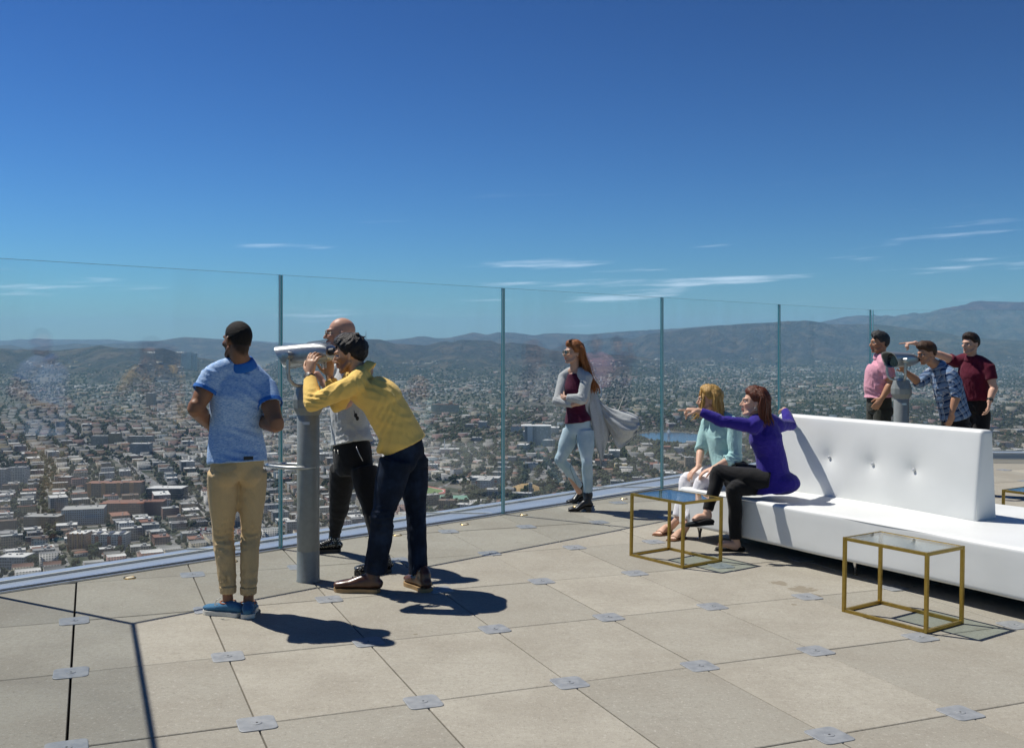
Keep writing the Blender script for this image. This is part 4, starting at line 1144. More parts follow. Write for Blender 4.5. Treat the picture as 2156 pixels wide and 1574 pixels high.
for (px, py) in ((1742, 960), (1833, 973), (1919, 985)):
    # meet the leaning front face
    w = None
    for kk in range(400):
        Y = 6.4 + kk * .01; p = ray(px, py, Y) - S0
        lx, ly, lz = p.x * SU.x + p.y * SU.y, p.x * SV.x + p.y * SV.y, p.z
        fy = BY0 + .135 - .135 * (1 - .52 * (lz - .43) / (BH - .43))
        if ly >= fy: w = (lx, fy, lz); break
    BTN.append(w)
def back_disp(co, n):
    d = 0.0
    if n.y < -.5:
        k = (co.z - .43) / (BH - .43)
        d = .022 * math.sin(math.pi * min(1, max(0, (co.x - BX0) / (BX1 - BX0)))) ** .5 * math.sin(math.pi * min(1, max(0, k)))
        for b in BTN:
            r2 = (co.x - b[0]) ** 2 + (co.z - b[2]) ** 2
            d -= .034 * math.exp(-math.sqrt(r2) / .060) + .016 * math.exp(-r2 / .035)
    return n * d
soft_box('backrest', BX0, BX1, BY0, BY0 + .27, .43, BH, M_LEATH, .035, back_taper, 64, 3, 26, back_disp)
for b in BTN:
    m = MB(); m.lathe([(.012, -.012), (.013, 0), (.010, .005), (.0001, .008)], 16, M=Matrix.Rotation(math.radians(90), 3, 'X'))
    o = m.build('tuft_button', M_BUTTON, sofa, smooth=True); o.location = (b[0], b[1] + .008, b[2])
m = MB()   # piping along the end of the back
for x in (BX1 + .001,):
    m.tube([(x - .012, BY0 + .012, .47), (x - .012, BY0 + .078, BH - .03)], .004, 6)
m.tube([(XL + .05, .006, .436), (XR - .05, .006, .436)], .0035, 6)
m.build('piping', M_LEATH, sofa, smooth='all')
for x in (XL + .10, .55, XR - .12):
    for y in (.16, 1.5):
        m = MB(); m.lathe([(.022, 0), (.022, .006), (.011, .012), (.014, .05), (.026, .10), (.03, .14)], 16)
        o = m.build('sofa_leg', M_CHROME, sofa, smooth=True); o.location = (x, y, .0)
m = MB(); m.box(((XL + XR) / 2, .83, .115), (XR - XL - .3, 1.30, .03)); m.build('under_frame', M_RUBBER, sofa)
# ================================================================== people: solids fused into continuous bodies and garments
def cr(P, sub):
    """Catmull-Rom resampling of a list of vectors (any dimension)"""
    P = [np.array(p, float) for p in P]; n = len(P)
    if n < 3 or sub < 2: return P
    out = []
    for i in range(n - 1):
        p0, p1, p2, p3 = P[max(i - 1, 0)], P[i], P[i + 1], P[min(i + 2, n - 1)]
        for k in range(sub):
            t_ = k / sub
            out.append(.5 * (2 * p1 + (p2 - p0) * t_ + (2 * p0 - 5 * p1 + 4 * p2 - p3) * t_ ** 2 + (3 * p1 - p0 - 3 * p2 + p3) * t_ ** 3))
    out.append(P[-1]); return out

def loft(mb, pts, rad, side=None, n=18, sub=4, ends='round'):
    """closed swept solid; rad: number or (a, b) per point, a measured along side"""
    k = len(pts)
    rad = [(r, r) if isinstance(r, (int, float)) else r for r in (rad if isinstance(rad, list) else [rad] * k)]
    sd = side if isinstance(side, list) else [side] * k
    if sd[0] is None:
        t0 = (Vector(pts[-1]) - Vector(pts[0])).normalized(); sd = [t0.orthogonal()] * k
    D = cr([(*p, *r, *s_) for p, r, s_ in zip(pts, rad, sd)], sub)
    C = [Vector(d[:3]) for d in D]; R = [(max(d[3], .001), max(d[4], .001)) for d in D]; S = [Vector(d[5:8]) for d in D]
    T = [(C[min(i + 1, len(C) - 1)] - C[max(i - 1, 0)]).normalized() for i in range(len(C))]
    if ends == 'round':
        a, b = [], []
        for q in (.35, .7, .93):
            s_ = math.sqrt(1 - q * q); m0, m1 = min(R[0]), min(R[-1])
            a.insert(0, (C[0] - T[0] * m0 * q, (R[0][0] * s_, R[0][1] * s_), S[0], T[0]))
            b.append((C[-1] + T[-1] * m1 * q, (R[-1][0] * s_, R[-1][1] * s_), S[-1], T[-1]))
        C = [x[0] for x in a] + C + [x[0] for x in b]; R = [x[1] for x in a] + R + [x[1] for x in b]
        S = [x[2] for x in a] + S + [x[2] for x in b]; T = [x[3] for x in a] + T + [x[3] for x in b]
    vs = []
    for c, r, s_, t_ in zip(C, R, S, T):
        x = s_ - t_ * s_.dot(t_); x = x.normalized() if x.length > 1e-5 else t_.orthogonal().normalized()
        y = t_.cross(x)
        vs += [c + x * math.cos(a) * r[0] + y * math.sin(a) * r[1] for a in [math.tau * j / n for j in range(n)]]
    m = len(C)
    fs = [(i * n + j, i * n + (j + 1) % n, (i + 1) * n + (j + 1) % n, (i + 1) * n + j) for i in range(m - 1) for j in range(n)]
    fs += [tuple(range(n - 1, -1, -1)), tuple(range((m - 1) * n, m * n))]
    mb.add(vs, fs)

def ball(mb, c, r, M=None, n=14):
    """ellipsoid with half axes r, axes given by matrix M"""
    vs = []; k = n // 2 + 1
    for i in range(k):
        th = math.pi * (i + .5) / k
        for j in range(n):
            a = math.tau * j / n
            v = Vector((r[0] * math.sin(th) * math.cos(a), r[1] * math.sin(th) * math.sin(a), -r[2] * math.cos(th)))
            vs.append(Vector(c) + (M @ v if M else v))
    fs = [(i * n + j, i * n + (j + 1) % n, (i + 1) * n + (j + 1) % n, (i + 1) * n + j) for i in range(k - 1) for j in range(n)]
    fs += [tuple(range(n - 1, -1, -1)), tuple(range((k - 1) * n, k * n))]
    mb.add(vs, fs)

def fuse(name, mb, root, mat, voxel=.008, smooth=3, disp=None, tint=None):
    """voxel union of all solids in mb -> one continuous surface, parented to root"""
    off = Vector(root.location)
    me = bpy.data.meshes.new('tmp'); me.from_pydata([tuple(Vector(v) - off) for v in mb.v], [], mb.f); me.update()
    ob = bpy.data.objects.new('tmp', me); COL.objects.link(ob)
    md = ob.modifiers.new('r', 'REMESH'); md.mode = 'VOXEL'; md.voxel_size = voxel
    if smooth:
        ms = ob.modifiers.new('s', 'SMOOTH'); ms.factor = .5; ms.iterations = smooth
    mdz = ob.modifiers.new('d', 'DECIMATE'); mdz.ratio = .40 if name == 'body' else .42
    dg = bpy.context.evaluated_depsgraph_get()
    out = bpy.data.meshes.new_from_object(ob.evaluated_get(dg))
    bpy.data.objects.remove(ob); bpy.data.meshes.remove(me)
    out.name = name
    nv = len(out.vertices)
    V = np.empty(nv * 3, np.float32); out.vertices.foreach_get('co', V); V = V.reshape(-1, 3)
    if disp is not None:
        Nn = np.empty(nv * 3, np.float32); out.vertices.foreach_get('normal', Nn); Nn = Nn.reshape(-1, 3)
        V = V + Nn * disp(V + np.array(off), Nn)[:, None]
        out.vertices.foreach_set('co', V.astype(np.float32).ravel())
    if tint is not None:
        a = out.attributes.new('Tint', 'FLOAT_COLOR', 'POINT'); c = np.ones((nv, 4), np.float32); c[:, :3] = tint(V + np.array(off))
        a.data.foreach_set('color', c.ravel())
    out.materials.clear(); out.materials.append(mat)
    out.polygons.foreach_set('use_smooth', np.ones(len(out.polygons), bool)); out.update()
    return obj(name, out, root)

def folds(centres, seed=0, base=.0015, freq=1.0):
    """cloth displacement: creases gathered round given points plus a slight overall crumple"""
    r = np.random.default_rng(seed); A = r.normal(size=(8, 3)); ph = r.random(8) * 6.28
    def fn(V, N):
        V = V.astype(float)
        w1 = np.sin(V @ A[0] * 9 * freq + ph[0]) + np.sin(V @ A[1] * 14 * freq + ph[1]); w2 = np.sin(V @ A[2] * 21 * freq + ph[2]) + np.sin(V @ A[3] * 11 * freq + ph[3])
        d = base * (1 - 2 * np.abs(np.sin(V @ A[4] * 9 * freq + 1.3 * w1 + ph[4]))) + base * .7 * np.sin(V @ A[5] * 30 * freq + 1.5 * w2)
        for c, ax, R_, lam, amp in centres:
            q = V - np.array(c); ax = np.array(ax, float); ax /= np.linalg.norm(ax)
            along = q @ ax; wgt = np.exp(-(q ** 2).sum(1) / R_ ** 2)
            d = d + amp * wgt * (1 - 2 * np.abs(np.sin(np.pi * along / lam + 1.1 * w1 + .5 * w2)) ** .8)
        return d
    return fn

# ---------------------------------------------------------------- materials for skin, hair and cloth
def skin_mat(name, col, rough=.45):
    t = NT(name); c = t.coord(); n = t.noise(c, 45, 4, .6); m = t.noise(c, 6, 3)
    k = t.mix(t.ramp(m, .3, .7), tuple(v * .9 for v in col), tuple(min(1, v * 1.08) for v in (col[0] * 1.03, col[1], col[2])))
    k = t.mix(t.ramp(n, .45, .75, 0, .25), k, (col[0] * .8, col[1] * .66, col[2] * .62))
    t.set(t.mix(1.0, k, t.attr('Tint'), 'MULTIPLY'), t.ramp(n, .2, .8, rough - .02, rough + .12), spec=.28)
    t.bump(n, .12, .003); return t.m
def cloth_mat(name, a, b=None, scale=(220, 220, 220), rough=.85, weave=.25, detail=2.0, lo=.35, hi=.65):
    t = NT(name); c = t.coord()
    n = t.noise(t.map(c, scale), 1.0, detail, .65); w = t.noise(c, 420, 1); g = t.noise(c, 7, 3)
    b = b or tuple(v * .85 for v in a)
    k = t.mix(t.ramp(n, lo, hi), a, b); k = t.mix(t.ramp(g, .3, .75, 0, .18), k, tuple(v * .72 for v in a))
    t.set(k, rough, spec=.18); t.b.inputs['Sheen Weight'].default_value = .12
    cw = t.noise(c, 13, 4, .55, 1.6)
    t.bump(t.math('ADD', t.math('MULTIPLY', w, .35), t.math('ADD', g, t.math('MULTIPLY', cw, 1.2))), weave + .1, .012); return t.m
def hair_mat(name, a, b, rough=.42, along=(60, 60, 4)):
    t = NT(name); c = t.coord(); n = t.noise(t.map(c, along), 1.0, 4, .7); g = t.noise(c, 90, 3, .7)
    t.set(t.mix(t.ramp(n, .3, .7), a, b), rough, spec=.28); t.bump(t.math('ADD', n, t.math('MULTIPLY', g, .7)), .8, .008); return t.m
M_LEATHER_BR = plain('brown_boot_leather', (.085, .038, .022), .30, var=.35, scale=18, bump=.25)
M_LEATHER_BK = plain('black_boot_leather', (.016, .016, .017), .38, var=.3, scale=25, bump=.25)
M_SOLE_W = plain('white_rubber_sole', (.70, .68, .60), .6)
M_SOLE_T = plain('tan_sole', (.34, .22, .10), .6)
M_SOLE_K = plain('black_sole', (.02, .02, .02), .6)
M_CANVAS = cloth_mat('blue_canvas', (.045, .15, .27), (.06, .18, .31), weave=.4)
M_EYE = plain('eye_white', (.45, .42, .40), .25)
M_IRIS = plain('iris_dark', (.03, .02, .015), .15)
M_SHADES = plain('dark_lens', (.03, .012, .006), .08, spec=.8)
M_WIRE = plain('thin_metal_frame', (.35, .30, .22), .3, .9)
M_BLKPL = plain('black_plastic', (.012, .012, .013), .4)

def frame(fwd, up=(0, 0, 1)):
    f = Vector(fwd).normalized(); u = Vector(up); u = (u - f * u.dot(f)).normalized(); r = f.cross(u)
    return Matrix((r, f, u)).transposed()           # columns: right, forward, up

def head_solids(mb, c, M, s=1.0, fem=False, nose=1.0, neck_to=None, neck_r=.056):
    P = lambda x, y, z: Vector(c) + M @ (Vector((x, y, z)) * s)
    E = lambda x, y, z, a, b, d: ball(mb, P(x, y, z), (a * s, b * s, d * s), M, 20)
    E(0, -.014, .028, .073, .094, .087)
    E(0, .022, -.012, .064, .066, .085)
    E(0, .030, -.066, .050 if fem else .055, .050, .042)
    E(0, .066, -.093, .020, .018, .017)
    loft(mb, [P(-.044, .068, .024), P(0, .086, .020), P(.044, .068, .024)], [.010 * s, .012 * s, .010 * s], n=10)
    loft(mb, [P(0, .084, .012), P(0, .099, -.012), P(0, .1075 * nose if nose > 1 else .1065, -.030)], [.0075 * s, .009 * s, .0115 * s], n=10)
    for k in (-1, 1):
        E(.010 * k, .094, -.034, .008, .009, .007)
        E(.043 * k, .055, -.018, .021, .024, .020)
        loft(mb, [P(.052 * k, -.002, -.048), P(.047 * k, .034, -.082), P(.018 * k, .066, -.098)], [.017 * s, .016 * s, .015 * s], n=10)
        Me = M @ Matrix.Rotation(.30 * k, 3, 'Z') @ Matrix.Rotation(-.15, 3, 'X')
        ball(mb, P(.0765 * k, -.012, -.008), (.0075 * s, .017 * s, .030 * s), Me, 12)
        ball(mb, P(.081 * k, -.020, .004), (.006 * s, .012 * s, .018 * s), Me, 10)
    E(0, .0875, -.056, .023, .010, .0065); E(0, .0850, -.068, .020, .011, .0075)
    if neck_to is not None:
        loft(mb, [P(0, -.030, -.035), P(0, -.022, -.085), Vector(neck_to)], [(neck_r * .95, neck_r), (neck_r * .92, neck_r * .96), (neck_r * 1.12, neck_r * 1.05)], side=M.col[0], n=16)
    return P

def face_disp(c, M, s):
    inv = np.array(M.transposed()); c = np.array(c)
    def fn(V, N):
        q = ((V - c) @ inv.T) / s; d = np.zeros(len(V))
        for k in (-1, 1):
            d -= .0090 * np.exp(-(((q[:, 0] - .032 * k) / .016) ** 2 + ((q[:, 1] - .078) / .03) ** 2 + ((q[:, 2] - .002) / .012) ** 2))
            d -= .0045 * np.exp(-(((q[:, 0] - .079 * k) / .012) ** 2 + ((q[:, 1] + .006) / .008) ** 2 + ((q[:, 2] + .006) / .016) ** 2))
        d -= .0040 * np.exp(-((q[:, 0] / .024) ** 2 + ((q[:, 1] - .095) / .02) ** 2 + ((q[:, 2] + .0618) / .0030) ** 2))
        return d * s
    return fn

def face_tint(c, M, s, lips=(1.0, .62, .60), beard=0.0, flush=.0, scalp=0.0):
    inv = np.array(M.transposed()); c = np.array(c)
    def fn(V):
        q = ((V - c) @ inv.T) / s; T = np.ones((len(V), 3))
        near = (np.abs(q) < .16).all(1)
        L = np.exp(-((q[:, 0] / .022) ** 4 + ((q[:, 1] - .092) / .02) ** 4 + ((q[:, 2] + .062) / .010) ** 4)) * near
        T = T * (1 - L[:, None]) + np.array(lips) * L[:, None]
        if beard:
            front = 1 / (1 + np.exp(-(q[:, 1] - .000) / .006)); low = 1 / (1 + np.exp((q[:, 2] + .045 - .035 * (np.abs(q[:, 0]) > .045)) / .006))
            side = (q[:, 2] > -.125) * near
            must = np.exp(-((q[:, 0] / .03) ** 4 + ((q[:, 1] - .092) / .025) ** 4 + ((q[:, 2] + .048) / .006) ** 4))
            B = np.clip(front * low * side + must, 0, 1) * near * (1 - .7 * L) * beard
            T = T * (1 - B[:, None]) + np.array([.10, .075, .065]) * B[:, None]
        if scalp:
            fy = q[:, 1]; line = np.where(fy > .05, .064, np.where(fy > .0, .064 - (.05 - fy) * 1.5, np.where(fy > -.03, -.012, -.012 - np.clip((-.03 - fy) * 1.6, 0, .085))))
            B = 1 / (1 + np.exp(-(q[:, 2] - line) / .005)) * near * scalp * (np.abs(q[:, 0]) < .0785)
            T = T * (1 - B[:, None]) + np.array([.10, .10, .11]) * B[:, None]
        br = np.zeros(len(V))
        for k in (-1, 1):
            br += np.exp(-(((q[:, 0] - .034 * k) / .020) ** 4 + ((q[:, 2] - .022) / .0045) ** 4 + ((q[:, 1] - .085) / .025) ** 4)) * near
            if flush:
                f_ = flush * np.exp(-(((q[:, 0] - .045 * k) / .02) ** 2 + ((q[:, 2] + .028) / .018) ** 2)) * (q[:, 1] > .03) * near
                T = T * (1 - f_[:, None]) + T * np.array([1.05, .72, .70]) * f_[:, None]
        br = np.clip(br, 0, 1)[:, None] * .78
        T = T * (1 - br) + np.array([.16, .11, .08]) * br
        return T
    return fn

def eyes(root, P, s, M, iris=None):
    off = Vector(root.location); m2 = MB(); m3 = MB()
    for k in (-1, 1):
        ball(m2, P(.031 * k, .0725, .0025) - off, (.0098 * s,) * 3, M, 12)
        ball(m3, P(.0312 * k, .0795, .0020) - off, (.0062 * s, .0040 * s, .0062 * s), M, 10)
    o = m2.build('eyes', M_EYE, root, smooth='all'); m3.build('iris', iris or M_IRIS, o, smooth='all')

def hair_cap(mb, P, M, s, thick=.012, front=.060, side=.008, back=-.062, lift=.0, seed=0, n=40, crop=0.0):
    """closed shell over the skull; where there is no hair it sinks below the skin"""
    r = np.random.default_rng(seed); A = r.normal(size=(4, 3)) * 24; ph = r.random(4) * 6
    k = n // 2 + 1; vs = []
    for i in range(k):
        th = math.pi * (i + .5) / k
        for j in range(n):
            a = math.tau * j / n
            d = Vector((math.sin(th) * math.cos(a), math.sin(th) * math.sin(a), math.cos(th)))
            b = Vector((d.x * .073, d.y * .094 - .014, d.z * .087 + .028))
            fy = b.y
            line = front if fy > .055 else (front + (side - front) * (.055 - fy) / .045 if fy > .01 else (side if fy > -.02 else side + (back - side) * min(1, (-.02 - fy) / .05)))
            w = 1 / (1 + math.exp(-(b.z - line) / .006))
            nz = sum(math.sin(A[q] @ np.array(d) * (1 + .4 * q) + ph[q]) for q in range(4)) / 4
            t_ = -.014 + w * (.014 + thick * (1 + .45 * nz) + lift * max(0, d.y) * max(0, d.z) * 1.6 + .3 * lift * max(0, d.z))
            vs.append(P(*(b + d * t_)))
    fs = [((i + 1) * n + j, (i + 1) * n + (j + 1) % n, i * n + (j + 1) % n, i * n + j) for i in range(k - 1) for j in range(n)]
    fs += [tuple(range(n)), tuple(range(k * n - 1, (k - 1) * n - 1, -1))]
    mb.add(vs, fs)

def locks(mb, guides, count, seed, r0=.011, r1=.003, jit=.012, sides=6):
    """hair locks interpolated between neighbouring guide lines (all with the same number of points)"""
    r = random.Random(seed)
    for _ in range(count):
        q = r.random() * (len(guides) - 1); i = min(int(q), len(guides) - 2); f_ = q - i
        pts = [Vector(a).lerp(Vector(b), f_) for a, b in zip(guides[i], guides[i + 1])]
        ends = r.uniform(.75, 1.0); k = len(pts)
        jv = Vector((r.gauss(0, 1), r.gauss(0, 1), r.gauss(0, 1))) * jit; wv = r.uniform(-.012, .012)
        C = [Vector(x) for x in cr([pts[m_] + jv * (m_ / (k - 1)) ** .7 + Vector((wv, 0, 0)) * math.sin(m_ * 2.1) for m_ in range(k)], 4)]
        C = C[:max(4, int(len(C) * ends))]; m_ = len(C)
        rs = r.uniform(.55, 1.1)
        mb.tube(C, [(r0 * (1 - a / (m_ - 1)) + r1 * a / (m_ - 1)) * r.uniform(.75, 1.2) if False else rs * (r0 + (r1 - r0) * (a / (m_ - 1)) ** 1.5) for a in range(m_)], sides, flat=.7)

def hand(mb, wrist, d, palm, s=1.0, curl=.35, thumb=1, point=False, spread=.06):
    """palm, four unequal jointed fingers and a thumb that leaves the side of the palm; palm = direction the palm faces"""
    d = Vector(d).normalized(); pn = Vector(palm); pn = (pn - d * pn.dot(d)).normalized(); sd = d.cross(pn) * thumb
    w = Vector(wrist)
    loft(mb, [w - d * .02 * s, w + d * .018 * s, w + d * .05 * s, w + d * .088 * s], [(.026 * s, .019 * s), (.029 * s, .0185 * s), (.037 * s, .017 * s), (.039 * s, .0125 * s)], side=sd, n=14, sub=3)
    for k, (o_, l_) in enumerate(((.0295, .98), (.0098, 1.08), (-.0100, 1.0), (-.0285, .80))):
        c_ = curl if not point else (.04 if k == 0 else 1.15)
        p = w + d * (.084 - .006 * (k == 3)) * s + sd * o_ * s
        dd = (d + sd * spread * (1.5 - k)).normalized(); pts = [p]; rr_ = [.0096 * s]
        for q, (len_, b) in enumerate(((.044, .85), (.028, 1.15), (.021, .8))):
            ang = c_ * b; ax = dd.cross(pn).normalized()
            dd = (Matrix.Rotation(ang, 3, ax) @ dd).normalized()
            pnk = pn; p = p + dd * len_ * l_ * s; pts.append(p); rr_.append((.0090, .0082, .0068)[q] * s)
        loft(mb, pts, rr_, n=10, sub=2)
    p = w + d * .022 * s + sd * .022 * s; dd = (sd * .75 + d * .65 + pn * .30).normalized()
    p1 = p + dd * .040 * s; dd2 = (d * .85 + sd * .30 + pn * .45 * (.5 + curl)).normalized(); p2 = p1 + dd2 * .032 * s; p3 = p2 + (dd2 + pn * .2).normalized() * .024 * s
    loft(mb, [p, p1, p2, p3], [.0135 * s, .0115 * s, .0102 * s, .0085 * s], n=10, sub=2)

def torso_path(J):
    P_, N_ = J['pel'], J['neck']
    W = J.get('waist') or P_.lerp(N_, .36); C = J.get('chest') or P_.lerp(N_, .70)
    hl = (J['hipL'] - J['hipR']).normalized(); sl = (J['shL'] - J['shR']).normalized()
    return P_, W, C, N_, hl, sl

def torso(mb, J, k=1.0, ease=0.0, hem=.02, fem=False, top=True, hem_w=None, belly=0.0, hem_ext=None):
    """trunk (or shirt trunk with ease) from hem below the pelvis up to the neck"""
    P_, W, C, N_, hl, sl = torso_path(J)
    down = (P_ - W).normalized(); hemp = P_ + down * hem
    if hem_ext is not None: hemp = hem_ext
    wd = dict(p=(.165, .118), w=(.148, .108), c=(.168, .122), s=(.150, .098)) if not fem else dict(p=(.158, .115), w=(.122, .092), c=(.142, .108), s=(.125, .085))
    g = lambda q, e=0.0: ((wd[q][0] * k + ease + e), (wd[q][1] * k + ease + e))
    sm = J['shL'].lerp(J['shR'], .5)
    U = C.lerp(sm, .62)
    pts = [hemp, hemp.lerp(W, .30), W, C.lerp(W, .3), C, U, N_.lerp(sm, .45)]
    hw = hem_w or (g('p')[0] + .004, g('p')[1] + .004)
    rad = [hw, g('p'), (g('w')[0], g('w')[1] + belly), (.5 * (g('w')[0] + g('c')[0]), .5 * (g('w')[1] + g('c')[1]) + belly * .5), g('c'), g('s'), (.085 * k + ease * .4, .070 * k + ease * .4)]
    sides = [hl, hl, hl.lerp(sl, .4), hl.lerp(sl, .7), sl, sl, sl]
    loft(mb, pts, rad, side=[tuple(v) for v in sides], n=28, sub=5, ends='flat')
    if top:
        for s_ in ('shL', 'shR'):
            q = J[s_]
            loft(mb, [N_.lerp(sm, .12), N_.lerp(q, .48) + Vector((0, 0, .010)), q.lerp(N_, .10), q], [.052 * k + ease * .3, .056 * k + ease * .5, .060 * k + ease * .7, .056 * k + ease * .8], n=16)

def arm(mb, a, b, c, k=1.0, ease=0.0, to=2.0, flat=False, wr=.0):
    """upper arm and forearm; to < 1 stops along the upper arm, 1..2 along the forearm"""
    a, b, c = Vector(a), Vector(b), Vector(c)
    ks = [(0, .054), (.25, .053), (.55, .050), (.85, .043), (1.0, .041), (1.22, .0445), (1.5, .040), (1.8, .031), (2.0, .0275)]
    pt = lambda t_: a.lerp(b, t_) if t_ <= 1 else b.lerp(c, t_ - 1)
    pts, rad = [], []
    for t_, r in ks:
        if t_ > to + 1e-6: break
        pts.append(pt(t_)); rad.append(r * k + ease + (wr if t_ > 1.7 else 0))
    if pts[-1] != pt(to):
        i = np.interp(to, [q[0] for q in ks], [q[1] for q in ks]); pts.append(pt(to)); rad.append(float(i) * k + ease)
    if 1.0 in [q[0] for q in ks] and to > 1.2:      # round the elbow
        i = [q[0] for q in ks].index(1.0); pts[i] = pts[i] + (pts[i] - a.lerp(c, .5)).normalized() * .012
    loft(mb, pts, rad, n=16, sub=3, ends='flat' if flat else 'round')

def leg(mb, h, kn, an, r, side=None, flat=True, to=1.0):
    """r: radii at hip, mid thigh, above knee, knee, calf, shin, ankle"""
    h, kn, an = Vector(h), Vector(kn), Vector(an)
    bend = (kn - h.lerp(an, .5)); f_ = bend.normalized() if bend.length > .02 else Vector((0, 0, 0))
    calf = kn.lerp(an, .32) - f_ * .012
    pts = [h, h.lerp(kn, .45), h.lerp(kn, .82), kn + f_ * .006, calf, kn.lerp(an, .68), kn.lerp(an, to)]
    loft(mb, pts, list(r), n=20, sub=4, ends='flat' if flat else 'round')

def seat_mass(mb, J, k=1.0, ease=0.0, up=.13, fem=False, back=None):
    """trouser seat: waistband down to the crotch"""
    P_, W, C, N_, hl, sl = torso_path(J)
    u = (W - P_).normalized(); hm = J['hipL'].lerp(J['hipR'], .5)
    loft(mb, [P_ + u * up, P_ + u * .04, hm, hm - u * .055], [(.150 * k + ease, .108 * k + ease), (.164 * k + ease, .120 * k + ease), (.160 * k + ease, .118 * k + ease), (.115 * k + ease, .085 * k + ease)], side=hl, n=24, sub=4, ends='flat')
    if back is not None:
        for s_ in (-1, 1): ball(mb, hm + Vector(back) * .045 + hl * .070 * s_ + Vector((0, 0, -.015)), (.082 * k + ease,) * 3, None, 16)

def shoe(root, heel, toe, ankle, upper, sole, name='shoe', w=.048, h=.075, shaft=0.0, solet=.026, heelh=0.0, low=False, sole_name='sole', tip=.6):
    """heel and toe: sole end points on the ground; one upper and one sole"""
    heel, toe, ankle = Vector(heel), Vector(toe), Vector(ankle)
    off = Vector(root.location); f_ = (toe - heel); L = f_.length; f_.normalize()
    u = Vector((0, 0, 1)); u = (u - f_ * u.dot(f_)).normalized(); s_ = f_.cross(u)
    P = lambda x, y, z: heel + s_ * x + f_ * y * L + u * z
    b = solet
    m = MB()
    hb = heelh
    lift = lambda y: hb * max(0.0, min(1.0, (.62 - y) / .35))
    ys = [(.045, w * .62, h * .60), (.14, w * .76, h * .82), (.30, w * .78, h * .88), (.46, w * .82, h * .74), (.64, w * .98, h * .56), (.80, w * 1.0, h * .47), (.93, w * .84, h * .38)]
    pts = [P(0, y, b + lift(y) + hh * .48) for y, a, hh in ys]; rad = [(a, hh * .56) for y, a, hh in ys]
    loft(m, pts, rad, side=s_, n=18, sub=4)
    top = ankle if shaft == 0 else ankle
    if not low: loft(m, [P(0, .16, b + lift(.16) + h * .5), P(0, .19, b + lift(.16) + h * .95), ankle.lerp(P(0, .19, b + h * .95), .35), ankle], [(w * .74, w * .92), (w * .72, w * .88), (w * .76 + shaft, w * .86 + shaft), (w * .80 + shaft, w * .88 + shaft)], side=s_, n=16, sub=3, ends='flat')
    # trim everything under the sole line
    m.v = [tuple(Vector(v) + u * max(0, (b * .85 + lift((Vector(v) - heel).dot(f_) / L)) - (Vector(v) - heel).dot(u))) for v in m.v]
    o = fuse(name, m, root, upper, .0055, 2)
    k = 22; out = []
    prof = [(0.0, .0), (.01, .55), (.05, .80), (.15, .88), (.32, .80), (.50, .86), (.68, 1.08), (.82, 1.06), (.93, .78), (.985, .42), (1.0, .0)]
    yy_ = np.linspace(0, 1, k); ww = np.interp(yy_, [p[0] for p in prof], [p[1] for p in prof]) * (w * 1.05)
    ring = [(float(a), float(y)) for a, y in zip(ww, yy_)] + [(-float(a), float(y)) for a, y in zip(ww[::-1], yy_[::-1])][1:-1]
    n = len(ring); m = MB()
    bot = [P(x, y, .001 if not hb else (.001 if (y < .26 or y > .60) else lift(y) * .95)) - off for x, y in ring]; tp = [P(x, y, b + lift(y)) - off for x, y in ring]
    m.add(bot + tp, [tuple(range(n - 1, -1, -1)), tuple(range(n, 2 * n))] + [(i, (i + 1) % n, n + (i + 1) % n, n + i) for i in range(n)])
    so = m.build(sole_name, sole, o, smooth=True)
    return o, P

def tube_part(name, root, pts, rad, mat, n=12, parent=None, flat=1.0, side=None, cap=True, smooth='all'):
    off = Vector(root.location); m = MB()
    m.tube([Vector(p) - off for p in pts], rad, n, cap=cap, flat=flat, side=side)
    return m.build(name, mat, parent or root, smooth=smooth)

def ring_part(name, root, c, axis, ra, rb, side, mat, tube=.008, parent=None, n=28, flat=1.0):
    """band round a limb or neck"""
    ax = Vector(axis).normalized(); s_ = Vector(side); s_ = (s_ - ax * s_.dot(ax)).normalized(); v = ax.cross(s_)
    pts = [Vector(c) + s_ * math.cos(a) * ra + v * math.sin(a) * rb for a in [math.tau * k / n for k in range(n + 1)]]
    return tube_part(name, root, pts, tube, mat, 8, parent, flat=flat, side=None, cap=False)

def band(name, root, a, b, ra, rb, mat, th=.004, parent=None, n=28, side=None):
    """short open sleeve (cuff, watch strap, shirt band) from a to b"""
    a, b = Vector(a), Vector(b); off = Vector(root.location); ax = (b - a).normalized(); x = (Vector(side) if side else ax.orthogonal()); x = (x - ax * x.dot(ax)).normalized(); y = ax.cross(x)
    m = MB(); vs = []
    for (p, r) in ((a, ra), (a, ra + th), (b, rb + th), (b, rb)):
        vs += [p - off + x * math.cos(t_) * r + y * math.sin(t_) * r for t_ in [math.tau * j / n for j in range(n)]]
    m.add(vs, [(i * n + j, ((i + 1) % 4) * n + j, ((i + 1) % 4) * n + (j + 1) % n, i * n + (j + 1) % n) for i in range(4) for j in range(n)])
    return m.build(name, mat, parent or root, smooth=True)

